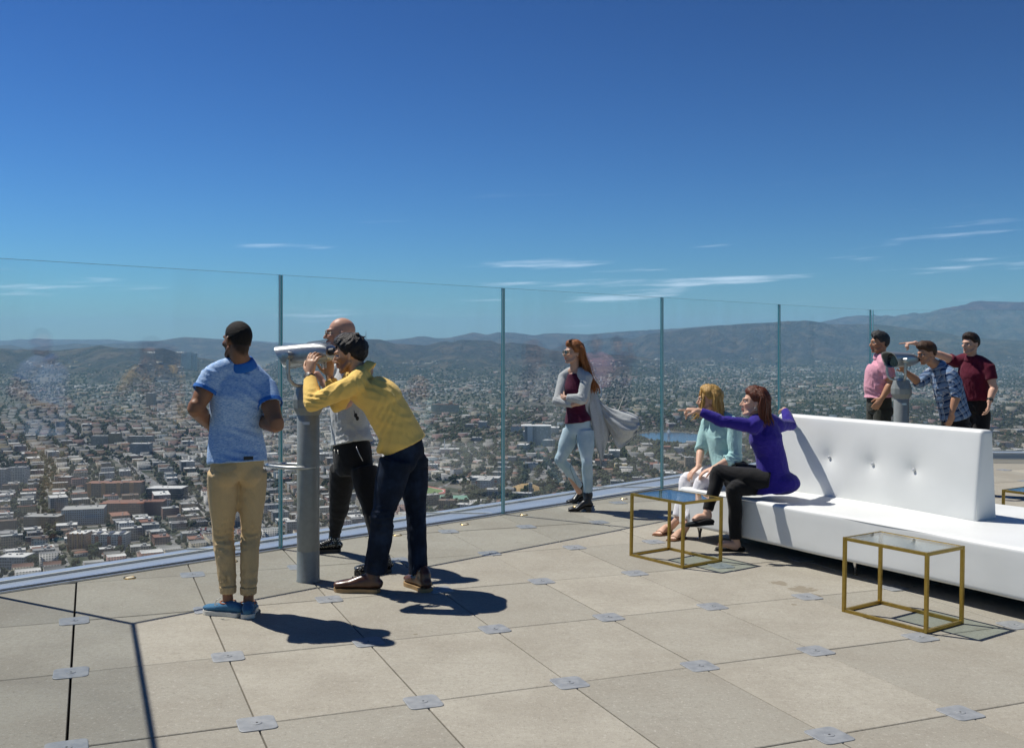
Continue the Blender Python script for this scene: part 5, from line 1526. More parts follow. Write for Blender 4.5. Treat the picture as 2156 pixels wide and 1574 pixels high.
def sheet(name, root, rows, mat, th=.004, sub=5, wave=0.0, seed=0):
    """cloth sheet through a grid of points, with thickness"""
    off = Vector(root.location)
    R1 = [cr(r, sub) for r in rows]; cols = list(zip(*R1)); R2 = list(zip(*[cr(list(c), sub) for c in cols]))
    r = np.random.default_rng(seed)
    nu, nv = len(R2), len(R2[0]); G = np.array(R2)
    if wave:
        uu, vv = np.meshgrid(np.linspace(0, 1, nv), np.linspace(0, 1, nu))
        G[:, :, 1] += wave * np.sin(uu * 14 + 5 * vv + 2 * np.sin(vv * 6)) * (.25 + .75 * vv) + wave * .5 * np.sin(uu * 29 - 9 * vv)
    I = np.arange(nu * nv).reshape(nu, nv)
    me = bpy.data.meshes.new(name); me.from_pydata([tuple(Vector(p) - off) for p in G.reshape(-1, 3)], [], [(int(I[i, j]), int(I[i, j + 1]), int(I[i + 1, j + 1]), int(I[i + 1, j])) for i in range(nu - 1) for j in range(nv - 1)])
    me.polygons.foreach_set('use_smooth', [True] * len(me.polygons)); me.materials.append(mat); me.update()
    bm = bmesh.new(); bm.from_mesh(me); bmesh.ops.solidify(bm, geom=bm.faces[:], thickness=th); bm.to_mesh(me); bm.free()
    return obj(name, me, root)

def collar(root, J, hc, M, mat, r0=.088, r1=.068, h=.055, name='collar', down=.030):
    nk = J['neck']; ax = ((Vector(hc) - M.col[2] * .09 - M.col[1] * .02) - nk).normalized().lerp((nk - J['chest']).normalized(), .35).normalized()
    m = MB(); a = nk - ax * down
    loft(m, [a, a + ax * h * .55, a + ax * h], [(r0, r0 * .98), (.55 * r0 + .45 * r1, .55 * r0 + .45 * r1), (r1, r1)], side=M.col[0], n=24, sub=2, ends='flat')
    return fuse(name, m, root, mat, .006, 2)

def person(label, base, group=None):
    r = empty('person', base); tag(r, label, 'person'); return r
Rp = ray
# ---------------------------------------------------------------- the nine people
def joints(**kw): return {k: (ray(*v) if isinstance(v, tuple) else v) for k, v in kw.items()}
def skin_body(root, J, hc, M, hs, skin, fem=False, k=1.0, arm_k=1.0, voxel=.0056, hands=(), legs=True, tint=None, neck_r=.056, leg_r=(.05, .05, .04, .038, .036, .03, .032), nose=1.0, extra=None, trunk=.80):
    m = MB()
    P = head_solids(m, hc, M, hs, fem, nose, J['neck'], neck_r)
    torso(m, J, k * trunk, 0, 0.0, fem)
    for s_ in 'LR':
        arm(m, J['sh' + s_], J['el' + s_], J['wr' + s_], arm_k)
        if legs: leg(m, J['hip' + s_], J['kn' + s_], J['an' + s_], leg_r, flat=False)
    for h in hands: hand(m, *h[0], **h[1])
    if extra: extra(m)
    fuse('body', m, root, skin, voxel, 2, face_disp(hc, M, hs), tint or face_tint(hc, M, hs))
    return P
def fl(p): return Vector((p.x, p.y, floor_z(p.x)))

# ===== 1: man in the blue polo shirt ===========================================================
J = joints(pel=(499, 972, 6.06), waist=(497, 900, 6.08), chest=(503, 832, 6.06), neck=(509, 768, 6.05), shL=(450, 788, 5.99), shR=(557, 812, 6.12), elL=(413, 858, 5.90), elR=(581, 892, 5.98), wrL=(439, 893, 6.10), wrR=(541, 886, 6.19),
           hipL=(468, 992, 6.01), hipR=(531, 990, 6.11), knL=(470, 1128, 6.12), knR=(528, 1124, 6.15), anL=(480, 1262, 6.07), anR=(523, 1264, 6.09))
p1 = person('man in a heathered blue polo shirt and khaki joggers seen from behind', fl(J['pel']))
SK_DARK = skin_mat('skin_deep_brown', (.30, .145, .075), .40)
t = NT('blue_heather'); c = t.coord()
n = t.noise(t.map(c, (55, 55, 330)), 1.0, 4, .7, .8); n2 = t.noise(t.map(c, (60, 60, 420)), 1.0, 2); g = t.noise(c, 8, 3)
k = t.mix(t.ramp(n, .36, .62), (.18, .36, .68), (.62, .76, .92)); k = t.mix(t.ramp(n2, .4, .7, 0, .4), k, (.18, .34, .66))
t.set(k, .9, spec=.12); t.bump(t.math('ADD', g, t.math('MULTIPLY', n2, .15)), .3, .008); M_HEATH = t.m
M_BLUEBAND = cloth_mat('blue_rib', (.03, .16, .52), (.035, .19, .58))
M_KHAKI = cloth_mat('khaki_twill', (.60, .44, .235), (.53, .385, .20), weave=.35)
hc, hM = ray(499, 717, 6.03), frame((-.74, .66, -.04), (.06, 0, 1))
P = skin_body(p1, J, hc, hM, 1.0, SK_DARK, arm_k=1.13, tint=face_tint(hc, hM, 1.0, (.8, .55, .5), beard=.75, scalp=.9),
              hands=[((J['wrL'], (.3, .9, -.1), (.6, -.3, -.3)), dict(curl=.6, thumb=1)), ((J['wrR'], (-.6, .7, .1), (-.3, -.4, -.2)), dict(curl=.6, thumb=-1))], neck_r=.060)
eyes(p1, P, 1.0, hM)
m = MB(); hair_cap(m, P, hM, 1.0, .0035, .066, .016, -.070, seed=1); fuse('hair', m, p1, hair_mat('black_crop', (.007, .006, .005), (.022, .016, .012), .75, (150, 150, 150)), .005, 1)
m = MB(); torso(m, J, 1.0, .012, .0, hem_ext=ray(500, 968, 6.06) + Vector((0, 0, -.015)), hem_w=(.182, .160))
for s_ in 'LR': arm(m, J['sh' + s_], J['el' + s_], J['wr' + s_], 1.13, .013, to=.50, flat=True)
back_v = Vector((.35, -.93, 0))
fuse('polo_shirt', m, p1, M_HEATH, .0075, 3, folds([(ray(520, 925, 5.95), (.25, 0, 1), .13, .045, .007), (ray(490, 955, 5.93), (.1, 0, 1), .12, .035, .006), (ray(545, 860, 5.98), (.6, 0, .8), .12, .05, .006), (ray(440, 800, 5.95), (.2, 0, 1), .07, .03, .005), (ray(520, 800, 5.95), (.5, 0, .8), .15, .06, .004)], 1))
for s_ in 'LR':
    a, b = J['sh' + s_], J['el' + s_]; band('sleeve_band', p1, a.lerp(b, .44), a.lerp(b, .53), .0725, .0715, M_BLUEBAND, .004)
collar(p1, J, hc, hM, M_BLUEBAND, .093, .071, .055, down=.020)
m = MB(); seat_mass(m, J, .98, .0, .06, back=(.3, -.9, 0))
leg(m, J['hipL'], J['knL'], J['anL'] + Vector((0, 0, .070)), [.090, .086, .070, .066, .062, .058, .050])
leg(m, J['hipR'], J['knR'], J['anR'] + Vector((0, 0, .070)), [.090, .083, .066, .062, .058, .055, .049])
fuse('trousers', m, p1, M_KHAKI, .008, 3, folds([(ray(480, 1135, 6.05), (.2, 0, 1), .10, .040, .010), (ray(522, 1125, 6.07), (-.15, 0, 1), .09, .036, .009), (ray(480, 1222, 6.0), (.35, 0, 1), .09, .052, .011), (ray(522, 1222, 6.02), (-.3, 0, 1), .09, .052, .011), (ray(515, 1050, 5.98), (.6, 0, .8), .12, .06, .006)], 2))
for a in ('anL', 'anR'):
    m = MB(); q = J[a] + Vector((0, 0, .056)); loft(m, [q + Vector((0, 0, -.016)), q + Vector((0, 0, .030))], [.047, .051], n=20, sub=1, ends='flat'); fuse('ankle_cuff', m, p1, M_KHAKI, .006, 1, lambda V, N: .0025 * np.sin(np.arctan2(V[:, 1] - q.y, V[:, 0] - q.x) * 22))
pk = ray(474, 985, 5.955)
m = MB(); m.add([Vector(ray(*v)) - p1.location for v in ((452, 983, 5.862), (498, 980, 5.895), (498, 987, 5.89), (474, 997, 5.868), (452, 989, 5.858))], [(0, 1, 2, 3, 4)])
m.v = [tuple(Vector(v) + Vector((0, .004, 0))) for v in m.v]; bm_me = m.mesh('pocket_flap', M_KHAKI); bm = bmesh.new(); bm.from_mesh(bm_me); bmesh.ops.solidify(bm, geom=bm.faces[:], thickness=.006); bm.to_mesh(bm_me); bm.free(); obj('pocket_flap', bm_me, p1)
m = MB(); m.box(ray(523, 964, 5.925) - p1.location, (.055, .012, .020), Matrix.Rotation(.35, 3, 'Z')); m.build('waist_label', M_BLKPL, p1)
hl, tl = on_floor(509, 1297), on_floor(442, 1290)
tl = hl + (tl - hl).normalized() * .262
o, _ = shoe(p1, hl, tl, J['anL'] + Vector((0, 0, -.052)), M_CANVAS, M_SOLE_W, 'canvas_shoe', .047, .066, low=True)
hr = on_floor(521, 1303); o, _ = shoe(p1, hr, fl(hr + Vector((-.05, .262, 0))), J['anR'] + Vector((0, 0, -.052)), M_CANVAS, M_SOLE_W, 'canvas_shoe', .047, .066, low=True)
M_RUST = plain('rust_trim', (.36, .12, .045), .6)
for a in ('anL', 'anR'):
    q = J[a] + Vector((0, 0, -.012)); ring_part('shoe_trim', p1, q, (0, 0, 1), .046, .048, (1, 0, 0), M_RUST, .0045)
for k in range(2): tube_part('shoe_lace', p1, [ray(466 - 3 * k, 1256 + 3 * k, 5.98), ray(458 - 3 * k, 1262, 5.97), ray(452, 1271 + k * 3, 5.98), ray(459, 1272, 5.98)], .0022, M_SOLE_W, 6)

# ===== 2: bald man in the grey tee ===============================================================
J = joints(pel=(742, 962, 7.56), waist=(737, 900, 7.58), chest=(736, 836, 7.58), neck=(733, 762, 7.56), shL=(764, 790, 7.42), shR=(710, 790, 7.70), elL=(728, 848, 7.28), elR=(716, 862, 7.80), wrL=(680, 806, 7.34), wrR=(722, 915, 7.86),
           hipL=(766, 985, 7.48), hipR=(722, 985, 7.66), knL=(783, 1076, 7.40), knR=(713, 1072, 7.82), anL=(806, 1172, 7.27), anR=(704, 1128, 7.93))
p2 = person('bald man with thin glasses in a pale grey tee and black joggers', fl(J['pel']))
SK_FAIR = skin_mat('skin_fair_ruddy', (.58, .335, .235), .38)
hc, hM = ray(716, 703, 7.54), frame((-.97, -.12, .04))
P = skin_body(p2, J, hc, hM, 1.07, SK_FAIR, hands=[((J['wrL'], (-.45, .1, .75), (-.75, .3, -.5)), dict(curl=1.05, thumb=-1)), ((J['wrR'], (-.2, 0, -1), (0, -1, 0)), dict(curl=.5))], tint=face_tint(hc, hM, 1.07, beard=.22, flush=.5))
eyes(p2, P, 1.07, hM)
M_GTEE = cloth_mat('pale_grey_jersey', (.62, .63, .61), (.54, .55, .53), (90, 90, 200), weave=.4)
m = MB(); torso(m, J, 1.04, .014, .0, hem_ext=ray(741, 934, 7.56), hem_w=(.185, .150), belly=.01)
for s_ in 'LR': arm(m, J['sh' + s_], J['el' + s_], J['wr' + s_], 1.05, .014, to=.55, flat=True)
fuse('grey_tee', m, p2, M_GTEE, .0085, 3, folds([(ray(720, 900, 7.4), (0, 0, 1), .15, .06, .006), (ray(740, 880, 7.4), (.5, 0, .8), .15, .06, .006)], 3))
M_BLACKJ = cloth_mat('black_jersey', (.010, .010, .011), (.016, .016, .017), weave=.3)
m = MB(); seat_mass(m, J, 1.02, .008, .12)
leg(m, J['hipL'], J['knL'], J['anL'], [.105, .096, .074, .068, .068, .060, .050]); leg(m, J['hipR'], J['knR'], J['anR'], [.102, .094, .080, .078, .066, .054, .046])
fuse('joggers', m, p2, M_BLACKJ, .009, 3, folds([(ray(712, 1090, 7.8), (0, 0, 1), .12, .05, .003), (ray(705, 1115, 7.9), (0, 0, 1), .08, .04, .004)], 4))
for q, (px, py) in enumerate(((704, 946), (711, 947))): tube_part('drawstring', p2, [ray(px, py, 7.395 + .01 * q), ray(px + 1, py + 8, 7.385 + .01 * q)], .004, M_SOLE_W, 6)
tube_part('zip', p2, [ray(750, 940, 7.37), ray(756, 955, 7.362), ray(764, 970, 7.365)], .0028, M_ALU, 6)
t = NT('studded_leather'); c = t.coord(); v = t.voro(c, 95, 'Distance'); st_ = t.ramp(v, .34, .26)
t.set(t.mix(st_, (.012, .012, .012), (.75, .74, .70)), .3, st_); t.bump(st_, .8, .004); M_STUD = t.m
h_, t_ = on_floor(718, 1161), on_floor(674, 1163); t_ = h_ + (t_ - h_).normalized() * .285
o, _ = shoe(p2, h_, t_, J['anR'] + Vector((0, 0, -.005)), M_STUD, M_SOLE_K, 'studded_boot', .048, .085, shaft=.008, solet=.03)
h_ = on_floor(824, 1203); t_ = h_ + Vector((-.25, -.13, 0)); o, _ = shoe(p2, h_, fl(t_), J['anL'] + Vector((0, 0, -.015)), M_STUD, M_SOLE_K, 'studded_boot', .048, .085, shaft=.008, solet=.03)
def glasses(root, P, s, shade, mat_lens, name='glasses', rx=.024, rz=.021, wire=.0016):
    off = Vector(root.location); m = MB()
    for k in (-1, 1):
        m.tube([P(.033 * k + math.cos(a) * rx, .104 - abs(math.cos(a) * rx + .033) * .12 if k > 0 else .104 - abs(.033 - math.cos(a) * rx) * .12, .002 + math.sin(a) * rz) - off for a in [math.tau * q / 20 for q in range(21)]], wire * s, 6, cap=False)
        m.tube([P(.058 * k, .096, .006) - off, P(.078 * k, .055, .006) - off, P(.082 * k, -.015, .003) - off], wire * s, 6)
    m.tube([P(-.010, .103, .006) - off, P(0, .107, .009) - off, P(.010, .103, .006) - off], wire * s, 6)
    o = m.build(name, M_WIRE if shade else M_BLKPL, root, smooth='all')
    m = MB()
    for k in (-1, 1):
        vs = [P(.033 * k + math.cos(a) * rx * .97, .103 - abs(.033 * k + math.cos(a) * rx) * .10, .002 + math.sin(a) * rz * .97) - off for a in [math.tau * q / 20 for q in range(20)]]
        m.add(vs, [tuple(range(20))])
    m.build('lens', mat_lens, o)
t = NT('clear_lens'); t.set((.6, .62, .62), .05, Alpha=.18, spec=.8); M_CLEARL = t.m
glasses(p2, P, 1.0, True, M_CLEARL)
gp_ = ray(750, 874, 7.335); m = MB()
for k in (0, 1): ball(m, gp_ - p2.location + Vector((.013 * k - .004, -.006 * k, -.022 * k)), (.013, .006, .017), None, 12)
m.tube([gp_ - p2.location + Vector((-.012, 0, .01)), gp_ - p2.location + Vector((-.016, 0, .035))], .003, 6)
hs_ = m.build('hanging_sunglasses', M_BLKPL, p2, smooth='all'); hs_['kind'] = 'stuff'

# ===== 3: man in the yellow shirt bending to the viewer ==========================================
J = joints(pel=(858, 955, 6.75), waist=(832, 893, 6.74), chest=(800, 838, 6.73), neck=(768, 782, 6.73), shL=(748, 808, 6.57), shR=(742, 798, 6.90), elL=(659, 848, 6.56), elR=(712, 851, 6.98), wrL=(652, 790, 6.73), wrR=(694, 792, 7.03),
           hipL=(834, 968, 6.66), hipR=(868, 966, 6.85), knL=(806, 1086, 6.63), knR=(876, 1086, 6.84), anL=(790, 1200, 6.68), anR=(881, 1204, 6.80))
p3 = person('dark haired man in a yellow shirt bending to look through the viewer', fl(J['pel']))
SK_TAN = skin_mat('skin_tan', (.60, .36, .225), .42)
hc, hM = ray(736, 746, 6.73), frame((-.985, .10, -.16), (-.16, 0, 1))
P = skin_body(p3, J, hc, hM, 1.07, SK_TAN, hands=[((J['wrL'], (.10, .14, 1), (.35, .95, -.1)), dict(curl=.42, thumb=1, spread=.10, s=1.05)), ((J['wrR'], (-.05, -.12, 1), (-.2, -.95, -.1)), dict(curl=.42, thumb=-1, s=1.05))], tint=face_tint(hc, hM, 1.07, beard=.72))
eyes(p3, P, 1.07, hM)
m = MB(); hair_cap(m, P, hM, 1.07, .017, .066, -.004, -.070, lift=.018, seed=3)
for q in range(26):
    r = random.Random(q); x, y = r.uniform(-.05, .05), r.uniform(-.06, .075); z = .028 + .087 * math.sqrt(max(.05, 1 - (x / .073) ** 2 - ((y + .014) / .094) ** 2))
    loft(m, [P(x, y, z + .004), P(x * 1.1, y - .02, z + .014), P(x * 1.2, y - .045, z + r.uniform(.010, .018))], [.010, .009, .005], n=8, sub=2)
fuse('hair', m, p3, hair_mat('black_wavy_hair', (.006, .005, .005), (.028, .022, .02), .38, (110, 110, 110)), .005, 1)
M_YELL = cloth_mat('yellow_cotton', (.98, .66, .185), (.96, .63, .165), weave=.3)
m = MB(); torso(m, J, 1.03, .016, .0, hem_ext=ray(853, 938, 6.75), hem_w=(.172, .150), belly=.014)
for s_ in 'LR': arm(m, J['sh' + s_], J['el' + s_], J['wr' + s_], 1.03, .014, to=1.86, flat=True)
loft(m, [ray(815, 925, 6.70), ray(802, 946, 6.70)], [(.10, .05), (.07, .03)], side=(.1, 1, 0), n=16, sub=1)
fuse('yellow_shirt', m, p3, M_YELL, .0075, 3, folds([(ray(850, 870, 6.58), (.2, 0, 1), .16, .085, .0045), (ray(875, 900, 6.58), (.5, 0, 1), .09, .05, .006), (ray(800, 800, 6.58), (.6, 0, 1), .15, .055, .006), (ray(665, 838, 6.50), (.2, .1, 1), .08, .03, .009), (ray(700, 825, 6.52), (.7, 0, -.4), .10, .05, .006), (ray(805, 880, 6.58), (1, 0, -.5), .12, .05, .007), (ray(765, 815, 6.55), (1, 0, .4), .08, .035, .006)], 5))
collar(p3, J, hc, hM, M_YELL, .094, .072, .062)
M_DENIM = NT('dark_denim'); t = M_DENIM; c = t.coord(); n = t.noise(t.map(c, (260, 260, 60)), 1, 2); g = t.noise(c, 5, 3, .6)
t.set(t.mix(t.ramp(g, .42, .72, 0, .8), t.mix(n, (.005, .009, .018), (.009, .016, .033)), (.022, .040, .080)), .85, spec=.2); t.bump(t.math('ADD', t.math('MULTIPLY', n, .3), g), .3, .008); M_DENIM = t.m
m = MB(); seat_mass(m, J, .97, .0, .065, back=(.95, -.1, .0))
leg(m, J['hipL'], J['knL'], J['anL'] + Vector((0, 0, -.012)), [.112, .104, .082, .078, .080, .078, .080]); leg(m, J['hipR'], J['knR'], J['anR'] + Vector((0, 0, -.01)), [.110, .098, .074, .069, .068, .067, .068])
fuse('jeans', m, p3, M_DENIM, .0085, 3, folds([(ray(808, 1095, 6.55), (.1, 0, 1), .12, .038, .008), (ray(880, 1090, 6.75), (.1, 0, 1), .11, .036, .008), (ray(790, 1190, 6.6), (.1, 0, 1), .08, .04, .007), (ray(880, 1195, 6.75), (0, 0, 1), .07, .04, .006)], 6))
m = MB(); a_ = ray(830, 940, 6.52)
def outline_part(name, root, pix, mat, th=.0025):
    tube_part(name, root, [ray(*q) for q in pix], th, mat, 6)
M_STITCH = plain('tan_stitching', (.30, .17, .05), .7)
h_, t_ = on_floor(801, 1246), on_floor(694, 1243); t_ = h_ + (t_ - h_).normalized() * .315
shoe(p3, h_, t_, J['anL'] + Vector((0, 0, -.045)), M_LEATHER_BR, M_SOLE_T, 'leather_boot', .052, .104, shaft=.002, solet=.026)
h_, t_ = on_floor(902, 1247), on_floor(834, 1217); t_ = h_ + (t_ - h_).normalized() * .30
shoe(p3, h_, t_, J['anR'] + Vector((0, 0, -.045)), M_LEATHER_BR, M_SOLE_T, 'leather_boot', .052, .104, shaft=.002, solet=.026)
for q in range(5):
    c_ = ray(738 + q * 5, 1217 - q * 4.0, 6.685); tube_part('boot_lace', p3, [c_ + Vector((-.010, .028, -.014)), c_ + Vector((0, 0, .0)), c_ + Vector((.010, -.028, -.014))], .0028, M_SOLE_T, 6)
def watch(root, wrist, el, r=.031, face_dir=(0, -1, 0), s=1.0):
    w, e = Vector(wrist), Vector(el); d = (e - w).normalized(); c_ = w + d * .028
    b = band('watch', root, c_ - d * .011, c_ + d * .011, r, r + .001, M_BLKPL, .004); off = Vector(root.location)
    fd = Vector(face_dir); fd = (fd - d * fd.dot(d)).normalized(); M_ = frame(d, fd)
    m = MB(); m.lathe([(.021 * s, r - .002), (.021 * s, r + .009), (.017 * s, r + .011), (.0001, r + .011)], 20, c=c_ - off, M=M_); m.build('watch_case', M_BLKPL, b, smooth=True)
    m = MB()
    for q in range(12):
        a = math.tau * q / 12; p_ = M_ @ Vector((math.cos(a) * .014 * s, math.sin(a) * .014 * s, r + .0115)); m.box(c_ - off + p_, (.002, .002, .002), M_)
    for a, l in ((.6, .010), (2.4, .013)): m.bar(c_ - off + M_ @ Vector((0, 0, r + .0125)), c_ - off + M_ @ Vector((math.cos(a) * l, math.sin(a) * l, r + .0125)), .0016, .0012, up=M_.col[2])
    m.build('watch_dial_mark', M_SOLE_W, b)
watch(p3, J['wrL'], J['elL'], .032, (-.25, -1, .1), 1.15)

# ===== 4: red haired woman with crossed arms ======================================================
J = joints(pel=(1219, 893, 10.18), waist=(1213, 862, 10.17), chest=(1210, 818, 10.17), neck=(1210, 779, 10.17), shL=(1235, 796, 10.06), shR=(1188, 794, 10.26), elL=(1226, 840, 9.96), elR=(1174, 843, 10.12), wrL=(1190, 837, 10.00), wrR=(1208, 851, 9.97),
           hipL=(1232, 907, 10.12), hipR=(1204, 907, 10.24), knL=(1236, 976, 10.04), knR=(1180, 968, 10.22), anL=(1238, 1050, 10.08), anR=(1219, 1034, 10.44))
p4 = person('red haired woman in sunglasses with crossed arms and light jeans', fl(J['pel']))
SK_PALE = skin_mat('skin_pale', (.62, .38, .27), .45)
hc, hM = ray(1207, 743, 10.14), frame((-.92, -.36, .06))
P = skin_body(p4, J, hc, hM, .97, SK_PALE, fem=True, k=.92, arm_k=.84, voxel=.0062, hands=[((J['wrR'], (.9, -.05, .3), (0, .9, .2)), dict(curl=.25, thumb=1, s=.9)), ((J['wrL'], (-.45, .85, .0), (.4, .9, 0)), dict(curl=.5, thumb=-1, s=.85))], tint=face_tint(hc, hM, .97, (1.0, .50, .50), flush=.5), neck_r=.047, trunk=.86)
glasses(p4, P, 1.0, True, M_SHADES, 'sunglasses', .026, .022, .002)
M_RED = hair_mat('red_hair', (.19, .06, .018), (.45, .17, .05), .40, (120, 120, 6))
m = MB(); hair_cap(m, P, hM, .97, .022, .066, .004, -.085, lift=.016, seed=7)
G = []
for a in np.linspace(-1, 1, 9):
    x = .076 * math.sin(a * 2.0); y = -.02 - .075 * math.cos(a * 1.4)
    s0 = P(x * .7, y * .55, .095); s1 = P(x * 1.12, y * .95 - .006, .045); s2 = P(x * 1.18, y * 1.02 - .012, -.04)
    s3 = s2 + Vector((.030 + .012 * abs(a), .01, -.085)); s4 = s3 + Vector((.030, -.01, -.11)); s5 = s4 + Vector((.048, .01 * a, -.10)); s6 = s5 + Vector((.015 + .02 * a, .0, -.065))
    G.append([s0, s1, s2, s3, s4, s5, s6])
locks(m, G, 190, 2, .015, .003, .022); locks(m, G, 50, 12, .0022, .001, .040, 4)
off = Vector(p4.location); m.v = [tuple(Vector(v) - off) for v in m.v]; m.build('hair', M_RED, p4, smooth='all')
M_MAROON = cloth_mat('maroon_knit', (.075, .008, .030), (.095, .012, .040), weave=.25)
m = MB(); torso(m, J, .91, .004, .0, fem=True, hem_ext=ray(1217, 888, 10.17), hem_w=(.152, .128), top=False)
fuse('maroon_top', m, p4, M_MAROON, .009, 3, folds([(ray(1205, 870, 10.05), (.1, 0, 1), .1, .035, .004), (ray(1208, 810, 10.02), (1, 0, .2), .09, .03, .004)], 8))
M_GCARD = cloth_mat('grey_marl_knit', (.56, .57, .56), (.47, .48, .475), (70, 70, 160), weave=.3)
m = MB()
for s_ in 'LR': arm(m, J['sh' + s_], J['el' + s_], J['wr' + s_], .84, .015, to=1.92, flat=True)
sm = J['shL'].lerp(J['shR'], .5); bk = Vector((.55, .83, 0)).normalized()
for s_ in 'LR': loft(m, [J['neck'] + bk * .035 + Vector((0, 0, .0)), J['neck'].lerp(J['sh' + s_], .55) + bk * .012 + Vector((0, 0, .008)), J['sh' + s_]], [.050, .062, .064], n=14)
hlv, slv = (J['hipL'] - J['hipR']).normalized(), (J['shL'] - J['shR']).normalized()
loft(m, [J['pel'] + bk * .055, J['waist'] + bk * .06, J['chest'] + bk * .05, sm + bk * .03], [(.150, .085), (.135, .072), (.152, .085), (.135, .07)], side=slv, n=22, ends='flat')
cardigan = fuse('cardigan', m, p4, M_GCARD, .009, 3, folds([(ray(1226, 838, 9.93), (.3, 0, 1), .07, .03, .005), (ray(1176, 842, 10.1), (.3, 0, 1), .06, .028, .005), (ray(1238, 815, 10), (.1, 0, 1), .08, .035, .004)], 9))
A = [[(1237, 815, 10.20), (1243, 806, 10.25), (1249, 812, 10.30)], [(1240, 850, 10.13), (1256, 845, 10.22), (1264, 848, 10.34)], [(1246, 890, 10.10), (1266, 885, 10.20), (1280, 885, 10.36)], [(1252, 930, 10.10), (1268, 930, 10.19), (1286, 900, 10.36)], [(1262, 962, 10.14), (1268, 958, 10.20), (1280, 925, 10.33)], [(1263, 984, 10.18), (1266, 975, 10.22), (1270, 948, 10.30)]]
sheet('cardigan_panel', p4, [[ray(*q) for q in r] for r in A], M_GCARD, .005, 6, .022, 1)
B_ = [[(1258, 838, 10.33), (1262, 852, 10.28), (1268, 872, 10.26), (1276, 892, 10.30)], [(1280, 856, 10.36), (1284, 872, 10.26), (1287, 896, 10.24), (1288, 918, 10.32)], [(1303, 863, 10.40), (1308, 884, 10.24), (1307, 912, 10.22), (1300, 944, 10.32)], [(1328, 868, 10.42), (1333, 888, 10.27), (1330, 908, 10.26), (1318, 934, 10.36)], [(1345, 877, 10.44), (1347, 890, 10.36), (1345, 900, 10.35), (1338, 914, 10.40)]]
sheet('cardigan_tail', p4, [[ray(*q) for q in r] for r in B_], M_GCARD, .005, 6, .030, 2)
t = NT('light_denim'); c = t.coord(); n = t.noise(t.map(c, (260, 260, 60)), 1, 2); g = t.noise(c, 6, 3, .6)
t.set(t.mix(t.ramp(g, .35, .7), t.mix(n, (.36, .50, .57), (.43, .57, .63)), (.56, .67, .72)), .85, spec=.2); t.bump(g, .3, .006); M_LDENIM = t.m
m = MB(); seat_mass(m, J, .88, .0, .06, fem=True, back=(.5, .75, 0))
leg(m, J['hipL'], J['knL'], J['anL'] + Vector((0, 0, .055)), [.094, .086, .062, .056, .056, .049, .045]); leg(m, J['hipR'], J['knR'], J['anR'] + Vector((0, 0, .055)), [.094, .086, .062, .056, .055, .048, .044])
fuse('light_jeans', m, p4, M_LDENIM, .009, 3, folds([(ray(1237, 980, 9.97), (.1, 0, 1), .08, .03, .004), (ray(1183, 970, 10.15), (.3, 0, 1), .08, .03, .004), (ray(1238, 1035, 10), (0, 0, 1), .08, .03, .004)], 10))
tube_part('inseam', p4, [ray(1214, 915, 10.08), ray(1210, 945, 10.10), ray(1200, 985, 10.12), ray(1214, 1020, 10.28)], .0028, cloth_mat('seam_denim', (.12, .20, .27)), 5)
h_, t_ = on_floor(1246, 1077), on_floor(1199, 1076); t_ = h_ + (t_ - h_).normalized() * .24
shoe(p4, h_, t_, J['anL'] + Vector((0, 0, .065)), M_LEATHER_BK, M_SOLE_K, 'ankle_boot', .043, .074, shaft=.012, solet=.010, heelh=.045)
h_ = on_floor(1230, 1057); t_ = h_ + Vector((-.19, -.12, 0)); shoe(p4, h_, fl(t_), J['anR'] + Vector((0, 0, .065)), M_LEATHER_BK, M_SOLE_K, 'ankle_boot', .043, .074, shaft=.012, solet=.010, heelh=.045)

# ===== 5: blonde woman seated at the sofa end ====================================================
J = joints(pel=(1530, 982, 8.86), waist=(1526, 946, 8.87), chest=(1520, 912, 8.86), neck=(1517, 876, 8.86), shL=(1546, 897, 8.70), shR=(1492, 892, 8.98), elL=(1548, 962, 8.66), elR=(1476, 945, 8.94), wrL=(1502, 985, 8.60), wrR=(1470, 983, 8.80),
           hipL=(1532, 996, 8.76), hipR=(1520, 992, 8.95), knL=(1476, 1018, 8.66), knR=(1446, 1010, 8.84), anL=(1448, 1100, 8.66), anR=(1426, 1094, 8.78))
p5 = person('blonde woman in a mint shirt and ripped white jeans seated on the sofa end', Vector((J['pel'].x, J['pel'].y, floor_z(2))))
SK_LIGHT = skin_mat('skin_light', (.62, .39, .275), .45)
hc, hM = ray(1493, 842, 8.86), frame((-.96, .10, .02))
ft = [on_floor(1382, 1128), on_floor(1412, 1139)]; he = [on_floor(1432, 1118), on_floor(1445, 1131)]
def bare(mb):
    for (t_, h_, an) in ((ft[0], he[0], J['anR']), (ft[1], he[1], J['anL'])):
        f_ = (t_ - h_).normalized(); s_ = f_.cross(Vector((0, 0, 1)))
        h2 = t_ - f_ * .225
        loft(mb, [h2 + f_ * .02 + Vector((0, 0, .038)), h2 + f_ * .07 + Vector((0, 0, .052)), h2 + f_ * .13 + Vector((0, 0, .042)), h2 + f_ * .185 + Vector((0, 0, .026))], [(.026, .028), (.030, .040), (.036, .028), (.040, .013)], side=s_, n=14)
        loft(mb, [an, an.lerp(h2 + f_ * .05, .6) + Vector((0, 0, .02)), h2 + f_ * .045 + Vector((0, 0, .055))], [.034, .033, .034], n=12)
        for q in range(5): loft(mb, [h2 + f_ * .18 + s_ * (.030 - .0155 * q) + Vector((0, 0, .022)), h2 + f_ * (.225 - .008 * q) + s_ * (.030 - .0155 * q) + Vector((0, 0, .018))], [.0085 + .002 * (q == 0)] * 2, n=8)
